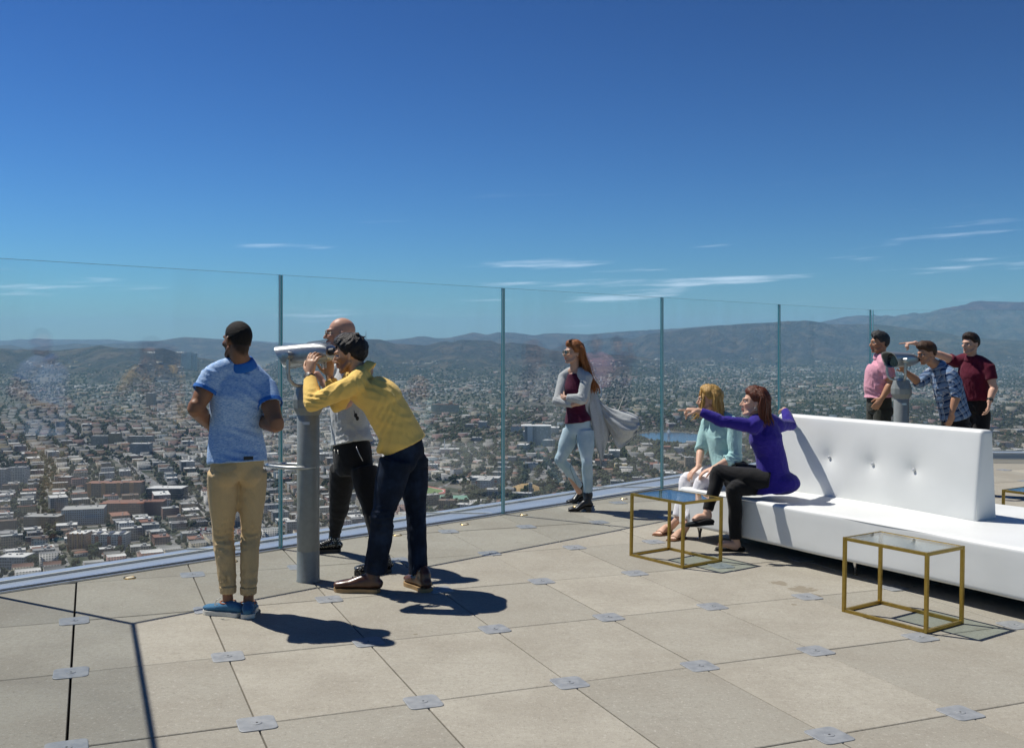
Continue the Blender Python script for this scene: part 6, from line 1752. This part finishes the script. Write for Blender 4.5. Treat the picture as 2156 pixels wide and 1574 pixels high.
P = skin_body(p5, J, hc, hM, .98, SK_LIGHT, fem=True, k=.92, arm_k=.82, voxel=.006, hands=[((J['wrL'], (-.9, .05, -.35), (0, .1, -1)), dict(curl=.35, thumb=1, s=.92)), ((J['wrR'], (-.75, -.25, -.55), (.1, .1, -1)), dict(curl=.40, thumb=-1, s=.92))], tint=face_tint(hc, hM, .98, (1.0, .55, .55), flush=.5), neck_r=.046, extra=bare, trunk=.86)
eyes(p5, P, .98, hM)
M_BLONDE = hair_mat('blonde_hair', (.30, .155, .035), (.62, .40, .13), .40, (110, 110, 6))
m = MB(); hair_cap(m, P, hM, .98, .022, .072, .010, -.085, lift=.016, seed=9)
G = []
for a in np.linspace(-1.05, 1.05, 9):
    x = .080 * math.sin(a * 1.9); y = -.015 - .078 * math.cos(a * 1.3)
    s0 = P(x * .6, .03 + y * .35, .112); s1 = P(x * 1.18, y * .95, .055); s2 = P(x * 1.24, y * 1.10, -.02); s3 = s2 + Vector((.012 - .03 * max(0, a), 0, -.06)); s4 = s3 + Vector((.008 - .05 * max(0, a), -.01, -.055)); s5 = s4 + Vector((-.01 - .05 * max(0, a), -.01, -.035))
    G.append([s0, s1, s2, s3, s4, s5])
locks(m, G, 170, 5, .013, .003, .013); locks(m, G, 45, 15, .002, .001, .030, 4)
G2 = [[P(-.03 + .02 * q, .075, .085), P(-.065, .072 - .01 * q, .03), P(-.074, .060, -.03), P(-.070, .075, -.085), P(-.066, .10 + .012 * q, -.135), P(-.06, .125 + .02 * q, -.175)] for q in range(3)]
locks(m, G2, 22, 6, .009, .0025, .012)
G3 = [[P(.03 - .02 * q, .075, .085), P(.072, .068, .02), P(.076, .055, -.05), P(.07, .06, -.10), P(.065, .07 + .02 * q, -.14), P(.06, .09 + .02 * q, -.17)] for q in range(2)]
locks(m, G3, 16, 7, .010, .003, .010)
off = Vector(p5.location); m.v = [tuple(Vector(v) - off) for v in m.v]; m.build('hair', M_BLONDE, p5, smooth='all')
M_MINT = cloth_mat('mint_linen', (.42, .66, .64), (.36, .60, .58), weave=.3)
m = MB(); torso(m, J, .95, .024, .03, fem=True, hem_w=(.175, .145), belly=.03)
for s_, to in (('L', 1.45), ('R', 1.10)): arm(m, J['sh' + s_], J['el' + s_], J['wr' + s_], .86, .022, to=to, flat=True)
fuse('mint_shirt', m, p5, M_MINT, .0085, 3, folds([(ray(1500, 960, 8.65), (.3, 0, 1), .12, .045, .009), (ray(1545, 955, 8.6), (.3, 0, 1), .09, .035, .009), (ray(1530, 915, 8.6), (1, 0, .4), .12, .05, .007), (ray(1490, 905, 8.75), (1, 0, .1), .10, .04, .006)], 12))
collar(p5, J, hc, hM, M_MINT, .082, .060, .05)
t = NT('ripped_white_denim'); c = t.coord(); g = t.noise(c, 7, 3); rp = t.ramp(t.noise(t.map(c, (9, 9, 26)), 1.0, 3, .6), .66, .70)
t.set(t.mix(t.math('MULTIPLY', rp, .55), (.74, .73, .75), (.42, .26, .20)), .85, spec=.2); t.bump(g, .3, .006); M_WDENIM = t.m
m = MB(); seat_mass(m, J, .93, .006, .06, fem=True)
leg(m, J['hipL'], J['knL'], J['knL'].lerp(J['anL'], .92), [.090, .082, .066, .062, .060, .054, .050]); leg(m, J['hipR'], J['knR'], J['knR'].lerp(J['anR'], .92), [.090, .082, .066, .062, .060, .054, .050])
fuse('white_jeans', m, p5, M_WDENIM, .0085, 3, folds([(J['knL'], (.3, 0, 1), .09, .03, .004), (J['knR'], (.3, 0, 1), .09, .03, .004), (ray(1450, 1085, 8.6), (0, 0, 1), .08, .03, .006)], 13))
M_SAND = plain('brown_sandal', (.22, .10, .04), .5)
for (t_, h_) in zip(ft, he):
    f_ = (t_ - h_).normalized(); s_ = f_.cross(Vector((0, 0, 1))); h2 = t_ - f_ * .225
    m = MB(); pts = [(.03, 0), (.036, .06), (.034, .12), (.047, .19), (.04, .235), (0, .247), (-.035, .225), (-.045, .18), (-.034, .12), (-.034, .06), (-.028, 0), (0, -.012)]
    vv = [h2 + s_ * a + f_ * b - p5.location for a, b in pts]
    m.add([v + Vector((0, 0, .002)) for v in vv] + [v + Vector((0, 0, .013)) for v in vv], [tuple(range(11, -1, -1)), tuple(range(12, 24))] + [(i, (i + 1) % 12, 12 + (i + 1) % 12, 12 + i) for i in range(12)])
    so = m.build('sandal', M_SAND, p5)
    for b_, hh in ((.185, .042), (.10, .075)):
        tube_part('strap', p5, [h2 + f_ * b_ + s_ * .045 + Vector((0, 0, .012)), h2 + f_ * b_ + s_ * .03 + Vector((0, 0, hh * .8)), h2 + f_ * b_ + Vector((0, 0, hh)), h2 + f_ * b_ - s_ * .03 + Vector((0, 0, hh * .8)), h2 + f_ * b_ - s_ * .045 + Vector((0, 0, .012))], .005, M_SAND, 6, parent=so)
# the black bag between the two women
bag = empty('handbag', fl(ray(1560, 1010, 8.62)) + Vector((0, 0, .462))); tag(bag, 'black handbag with looped straps on the sofa between the seated women', 'handbag')
m = MB(); c0 = Vector(bag.location) + Vector((0, 0, .085)); loft(m, [c0 + Vector((-.10, .02, 0)), c0 + Vector((0, 0, .005)), c0 + Vector((.12, -.02, 0))], [(.11, .055), (.125, .07), (.11, .055)], side=(0, 0, 1), n=16); fuse('bag_body', m, bag, M_LEATHER_BK, .008, 2)
for q in (-1, 1): tube_part('bag_strap', bag, [c0 + Vector((-.09, .03 * q, .06)), c0 + Vector((-.05, .03 * q, .13)), c0 + Vector((.03, .03 * q, .135)), c0 + Vector((.10, .03 * q, .06))], .008, M_LEATHER_BK, 8)

# ===== 6: woman in the purple sweater pointing ===================================================
J = joints(pel=(1633, 1003, 8.12), waist=(1622, 958, 8.12), chest=(1612, 920, 8.10), neck=(1606, 880, 8.09), shL=(1586, 897, 7.98), shR=(1636, 896, 8.22), elL=(1520, 886, 7.98), elR=(1663, 893, 8.44), wrL=(1470, 864, 8.02), wrR=(1652, 862, 8.64),
           hipL=(1624, 1012, 8.02), hipR=(1642, 1014, 8.20), knL=(1512, 994, 8.22), knR=(1545, 1030, 8.06), anL=(1489, 1078, 8.14), anR=(1549, 1138, 8.12))
p6 = person('auburn haired woman in a purple sweater pointing across the view from the sofa', Vector((J['pel'].x, J['pel'].y, floor_z(2))))
hc, hM = ray(1588, 848, 8.07), frame((-.97, .18, .12), (.12, 0, 1))
def foot6(mb):
    for an, t_ in ((J['anL'], ray(1452, 1098, 8.10)), (J['anR'], ray(1505, 1150, 8.10))):
        loft(mb, [an, an + Vector((.0, 0, -.04)), an.lerp(t_, .5) + Vector((0, 0, .0)), t_.lerp(an, .25)], [.034, .036, (.034, .028), (.032, .018)], side=(0, 1, 0), n=12)
P = skin_body(p6, J, hc, hM, .99, SK_LIGHT, fem=True, k=.95, arm_k=.86, voxel=.006, hands=[((J['wrL'], (-1, .05, .10), (-.1, .2, -1)), dict(curl=.3, thumb=1, point=True, s=.95)), ((J['wrR'], (.35, .75, -.1), (0, .2, -1)), dict(curl=.5, thumb=1, s=.92))], tint=face_tint(hc, hM, .99, (1.0, .50, .50), flush=.7), neck_r=.048, extra=foot6, trunk=.86)
eyes(p6, P, .99, hM)
M_AUB = hair_mat('auburn_hair', (.045, .013, .007), (.16, .045, .02), .36, (110, 110, 6))
m = MB(); hair_cap(m, P, hM, .99, .022, .066, .012, -.085, lift=.012, seed=11)
G = []
for a in np.linspace(-1.1, 1.1, 9):
    x = .080 * math.sin(a * 1.75); y = -.028 - .076 * math.cos(a * 1.3)
    G.append([P(x * .6, .02 + y * .4, .112), P(x * 1.12, y * .98, .055), P(x * 1.18, y * 1.1, -.02), P(x * 1.12, y * 1.18, -.085), P(x * 1.05, y * 1.26 - .008, -.135), P(x * .95, y * 1.40 - .012, -.185)])
locks(m, G, 170, 8, .013, .003, .011); locks(m, G, 40, 18, .002, .001, .026, 4)
off = Vector(p6.location); m.v = [tuple(Vector(v) - off) for v in m.v]; m.build('hair', M_AUB, p6, smooth='all')
tube_part('earring', p6, [P(-.085, -.012, -.043) + Vector((math.cos(a) * .011, 0, math.sin(a) * .011)) for a in [math.tau * q / 14 for q in range(15)]], .0022, M_ALU, 6, cap=False)
M_PURP = cloth_mat('purple_knit', (.034, .020, .27), (.027, .016, .21), (40, 40, 260), weave=.3)
m = MB(); torso(m, J, .98, .018, .0, fem=True, hem_ext=J['pel'] + Vector((.0, .0, -.105)), hem_w=(.205, .165), belly=.01)
for s_ in 'LR': arm(m, J['sh' + s_], J['el' + s_], J['wr' + s_], .84, .012, to=1.90, flat=True)
ball(m, J['pel'] + Vector((.02, -.01, -.045)), (.175, .165, .10), None, 20)
fuse('purple_sweater', m, p6, M_PURP, .0085, 3, folds([(ray(1625, 960, 7.95), (.3, 0, 1), .14, .06, .006), (ray(1528, 885, 7.95), (1, 0, .3), .08, .035, .004), (ray(1662, 890, 8.4), (.3, .3, 1), .06, .03, .004), (ray(1600, 910, 7.95), (1, 0, -.5), .10, .05, .005)], 14))
m = MB(); seat_mass(m, J, .90, .0, .02, fem=True)
leg(m, J['hipL'], J['knL'], J['knL'].lerp(J['anL'], .95), [.088, .082, .066, .061, .058, .049, .043]); leg(m, J['hipR'], J['knR'], J['knR'].lerp(J['anR'], .95), [.088, .082, .066, .061, .059, .053, .050])
fuse('black_trousers', m, p6, cloth_mat('black_twill', (.009, .009, .010), (.014, .014, .015), weave=.25), .0085, 3, folds([(J['knL'], (.4, 0, 1), .1, .035, .004), (J['knR'], (.4, 0, 1), .1, .035, .004)], 15))
for h_, t_ in ((ray(1503, 1103, 8.12), ray(1445, 1108, 8.08)), (on_floor(1568, 1161), on_floor(1497, 1158))):
    t_ = h_ + (t_ - h_).normalized() * .245; shoe(p6, h_, t_, h_ + Vector((-.05, 0, .09)), M_BLACKJ, M_SOLE_K, 'ballet_flat', .041, .052, solet=.008, low=True)

# ===== 7: man in the pink shirt ==================================================================
def standing(pel, Y, fwd, w=.085, spread=.0, hip_dy=18):
    """hips, knees and ankles under a pelvis, feet on the floor"""
    f_ = Vector((*fwd, 0)).normalized(); l_ = Vector((0, 0, 1)).cross(f_); c_ = ray(pel[0], pel[1], Y); out = {'pel': c_}
    fz_ = floor_z(c_.x)
    for s_, k in (('L', 1), ('R', -1)):
        h_ = c_ + l_ * w * k + Vector((0, 0, -.06)); a_ = Vector((c_.x, c_.y, fz_ + .10)) + l_ * (w + spread) * k + f_ * .03 * k
        out['hip' + s_] = h_; out['an' + s_] = a_; out['kn' + s_] = h_.lerp(a_, .50) + f_ * .03
    return out, f_, l_
def plain_legs(root, J, f_, mat, name, shoe_mat=None, r=(.098, .092, .074, .070, .068, .062, .060)):
    m = MB(); seat_mass(m, J, 1.0, .006, .10, back=tuple(-f_ * .9))
    for s_ in 'LR': leg(m, J['hip' + s_], J['kn' + s_], J['an' + s_] + Vector((0, 0, -.03)), list(r))
    fuse(name, m, root, mat, .010, 3, folds([(J['pel'] + Vector((0, -.1, -.1)), (.2, 0, 1), .15, .05, .006)], 3))
    for s_ in 'LR':
        a_ = J['an' + s_]; h_ = fl(a_ - f_ * .07); shoe(root, h_, fl(a_ + f_ * .20), a_ + Vector((0, 0, -.02)), shoe_mat or M_LEATHER_BK, M_SOLE_K, 'shoe', .048, .075)
L_, f_, l_ = standing((1851, 850), 11.2, (-1, -.15))
J = joints(waist=(1850, 815, 11.2), chest=(1851, 782, 11.2), neck=(1855, 749, 11.2), shL=(1864, 768, 11.03), shR=(1852, 766, 11.37), elL=(1877, 806, 10.98), elR=(1856, 808, 11.42), wrL=(1857, 838, 10.96), wrR=(1842, 838, 11.30)); J.update(L_)
p7 = person('smiling man with short greying hair in a pink short sleeved shirt', fl(J['pel']))
SK_OLIVE = skin_mat('skin_olive', (.44, .235, .135), .42)
hc, hM = ray(1851, 722, 11.19), frame((-.98, -.10, .03))
P = skin_body(p7, J, hc, hM, 1.0, SK_OLIVE, voxel=.0065, hands=[((J['wrL'], (-.55, .1, -.8), (.4, .9, 0)), dict(curl=.5, thumb=-1)), ((J['wrR'], (-.3, 0, -1), (0, -1, 0)), dict(curl=.4))], tint=face_tint(hc, hM, 1.0, beard=.35))
eyes(p7, P, 1.0, hM)
m = MB(); hair_cap(m, P, hM, 1.0, .013, .062, -.002, -.066, lift=.030, seed=13)
for q in range(14):
    r = random.Random(q + 50); x, y = r.uniform(-.05, .05), r.uniform(-.03, .078); z = .028 + .087 * math.sqrt(max(.05, 1 - (x / .073) ** 2 - ((y + .014) / .094) ** 2)); loft(m, [P(x, y, z), P(x * 1.1, y + .010, z + .022), P(x * 1.2, y + r.uniform(0, .02), z + .036)], [.011, .009, .004], n=8, sub=2)
fuse('hair', m, p7, hair_mat('greying_black_hair', (.010, .010, .010), (.07, .068, .066), .45, (130, 130, 130)), .006, 1)
M_PINK = cloth_mat('pink_cotton', (.72, .36, .44), (.66, .31, .39), weave=.3)
m = MB(); torso(m, J, 1.02, .020, .0, hem_ext=ray(1851, 836, 11.2), hem_w=(.185, .165), belly=.03)
for s_ in 'LR': arm(m, J['sh' + s_], J['el' + s_], J['wr' + s_], 1.0, .022, to=.75, flat=True)
fuse('pink_shirt', m, p7, M_PINK, .009, 3, folds([(ray(1840, 815, 11.0), (.3, 0, 1), .16, .055, .010), (ray(1868, 800, 11.0), (.8, 0, .5), .12, .05, .008), (ray(1845, 780, 11.0), (1, 0, .6), .12, .05, .006)], 16))
collar(p7, J, hc, hM, M_PINK, .092, .068, .058)
plain_legs(p7, J, f_, cloth_mat('dark_olive_twill', (.035, .038, .030)), 'trousers')

# ===== 8: man in the plaid shirt bending to the far viewer =======================================
L_, f_, l_ = standing((2012, 880), 10.88, (-1, -.2))
J = joints(waist=(2003, 843, 10.86), chest=(1993, 805, 10.84), neck=(1974, 770, 10.82), shL=(2003, 790, 10.66), shR=(1968, 782, 10.98), elL=(2014, 832, 10.60), elR=(1936, 806, 10.98), wrL=(2004, 868, 10.58), wrR=(1906, 782, 10.92)); J.update(L_)
p8 = person('man in a blue plaid shirt bending to look through the far viewer', fl(J['pel']))
hc, hM = ray(1951, 744, 10.80), frame((-.96, -.12, -.20), (-.2, 0, 1))
SK_MED = skin_mat('skin_medium', (.47, .25, .15), .42)
P = skin_body(p8, J, hc, hM, 1.0, SK_MED, voxel=.0065, hands=[((J['wrL'], (-.15, .05, -1), (-.3, .95, 0)), dict(curl=.45, thumb=1)), ((J['wrR'], (-.5, -.3, .7), (-.3, -.7, 0)), dict(curl=.6, thumb=-1))], tint=face_tint(hc, hM, 1.0))
eyes(p8, P, 1.0, hM)
m = MB(); hair_cap(m, P, hM, 1.0, .012, .060, .012, -.058, lift=.036, seed=15); fuse('hair', m, p8, hair_mat('brown_hair', (.028, .013, .006), (.10, .048, .022), .42, (130, 130, 130)), .006, 1)
t = NT('blue_plaid'); c = t.coord()
def stripe(sock, f_, lo): return t.math('GREATER_THAN', t.math('FRACT', t.math('MULTIPLY', sock, f_)), lo)
sp = t.node('ShaderNodeSeparateXYZ'); t.l.new(t.map(c, rot=(0, .55, 0)), sp.inputs[0])
h1, h2 = stripe(sp.outputs['Z'], 15, .55), stripe(sp.outputs['Z'], 15.0, .93); v1, v2 = stripe(t.math('ADD', sp.outputs['X'], sp.outputs['Y']), 15, .55), stripe(t.math('ADD', sp.outputs['X'], sp.outputs['Y']), 15, .93)
k = t.mix(t.math('MULTIPLY', t.math('ADD', h1, v1), .5), (.20, .30, .46), (.018, .045, .12)); k = t.mix(t.math('MAXIMUM', h2, v2), k, (.45, .47, .50)); g = t.noise(c, 7, 3)
t.set(k, .88, spec=.15); t.bump(g, .3, .01); M_PLAID = t.m
m = MB(); torso(m, J, 1.02, .018, .0, hem_ext=ray(2012, 878, 10.88), hem_w=(.18, .155), belly=.02)
for s_, to in (('L', 1.15), ('R', 1.15)): arm(m, J['sh' + s_], J['el' + s_], J['wr' + s_], 1.0, .020, to=to, flat=True)
fuse('plaid_shirt', m, p8, M_PLAID, .009, 3, folds([(ray(1985, 830, 10.7), (.6, 0, 1), .16, .06, .009), (ray(2010, 815, 10.6), (.2, 0, 1), .1, .04, .007)], 17))
collar(p8, J, hc, hM, M_PLAID, .092, .068, .058)
plain_legs(p8, J, f_, M_BLACKJ, 'trousers')

# ===== 9: man in the maroon shirt pointing =======================================================
L_, f_, l_ = standing((2052, 856), 11.7, (-.75, -.66))
J = joints(waist=(2051, 820, 11.7), chest=(2050, 788, 11.7), neck=(2046, 752, 11.69), shL=(2081, 772, 11.54), shR=(2014, 762, 11.86), elL=(2092, 816, 11.48), elR=(1970, 743, 11.80), wrL=(2083, 846, 11.42), wrR=(1927, 722, 11.74)); J.update(L_)
p9 = person('dark haired man in a maroon shirt pointing past the far viewer', fl(J['pel']))
hc, hM = ray(2043, 724, 11.66), frame((-.92, -.38, -.02))
P = skin_body(p9, J, hc, hM, 1.02, SK_PALE, voxel=.0065, hands=[((J['wrR'], (-1, .05, -.05), (0, .2, -1)), dict(curl=.4, thumb=-1, point=True)), ((J['wrL'], (-.15, -.1, -1), (-.8, .5, 0)), dict(curl=.45, thumb=1))], tint=face_tint(hc, hM, 1.02, beard=.2))
eyes(p9, P, 1.02, hM)
m = MB(); hair_cap(m, P, hM, 1.02, .013, .060, .006, -.060, lift=.026, seed=17); fuse('hair', m, p9, hair_mat('dark_brown_hair', (.010, .006, .004), (.045, .025, .016), .45, (130, 130, 130)), .006, 1)
M_WINE = cloth_mat('wine_cotton', (.115, .008, .028), (.095, .007, .022), weave=.3)
m = MB(); torso(m, J, 1.05, .014, .0, hem_ext=ray(2052, 842, 11.7), hem_w=(.175, .14), belly=.01)
for s_ in 'LR': arm(m, J['sh' + s_], J['el' + s_], J['wr' + s_], 1.05, .016, to=.62 if s_ == 'L' else .35, flat=True)
fuse('maroon_shirt', m, p9, M_WINE, .009, 3, folds([(ray(2045, 815, 11.5), (.3, 0, 1), .15, .055, .007), (ray(2020, 780, 11.6), (.8, 0, -.6), .12, .05, .007)], 18))
collar(p9, J, hc, hM, M_WINE, .092, .068, .058)
plain_legs(p9, J, f_, M_BLACKJ, 'trousers')
watch(p9, J['wrL'], J['elL'], .031, (-.3, -1, 0))
# ================================================================== the air: haze round the whole scene
hz = MB(); hz.box((0, 18000, 430), (100000, 57000, 1520))
t = NT('haze')
t.n.remove(t.b)
pv = t.node('ShaderNodeVolumePrincipled')
pv.inputs['Color'].default_value = (0.42, 0.70, 1.0, 1)
pv.inputs['Density'].default_value = HAZE_DENSITY
pv.inputs['Anisotropy'].default_value = 0.0
t.l.new(pv.outputs[0], t.out.inputs['Volume'])
tag(hz.build('haze', t.m), 'thin pale blue haze over the city and hills', 'haze', kind='stuff')
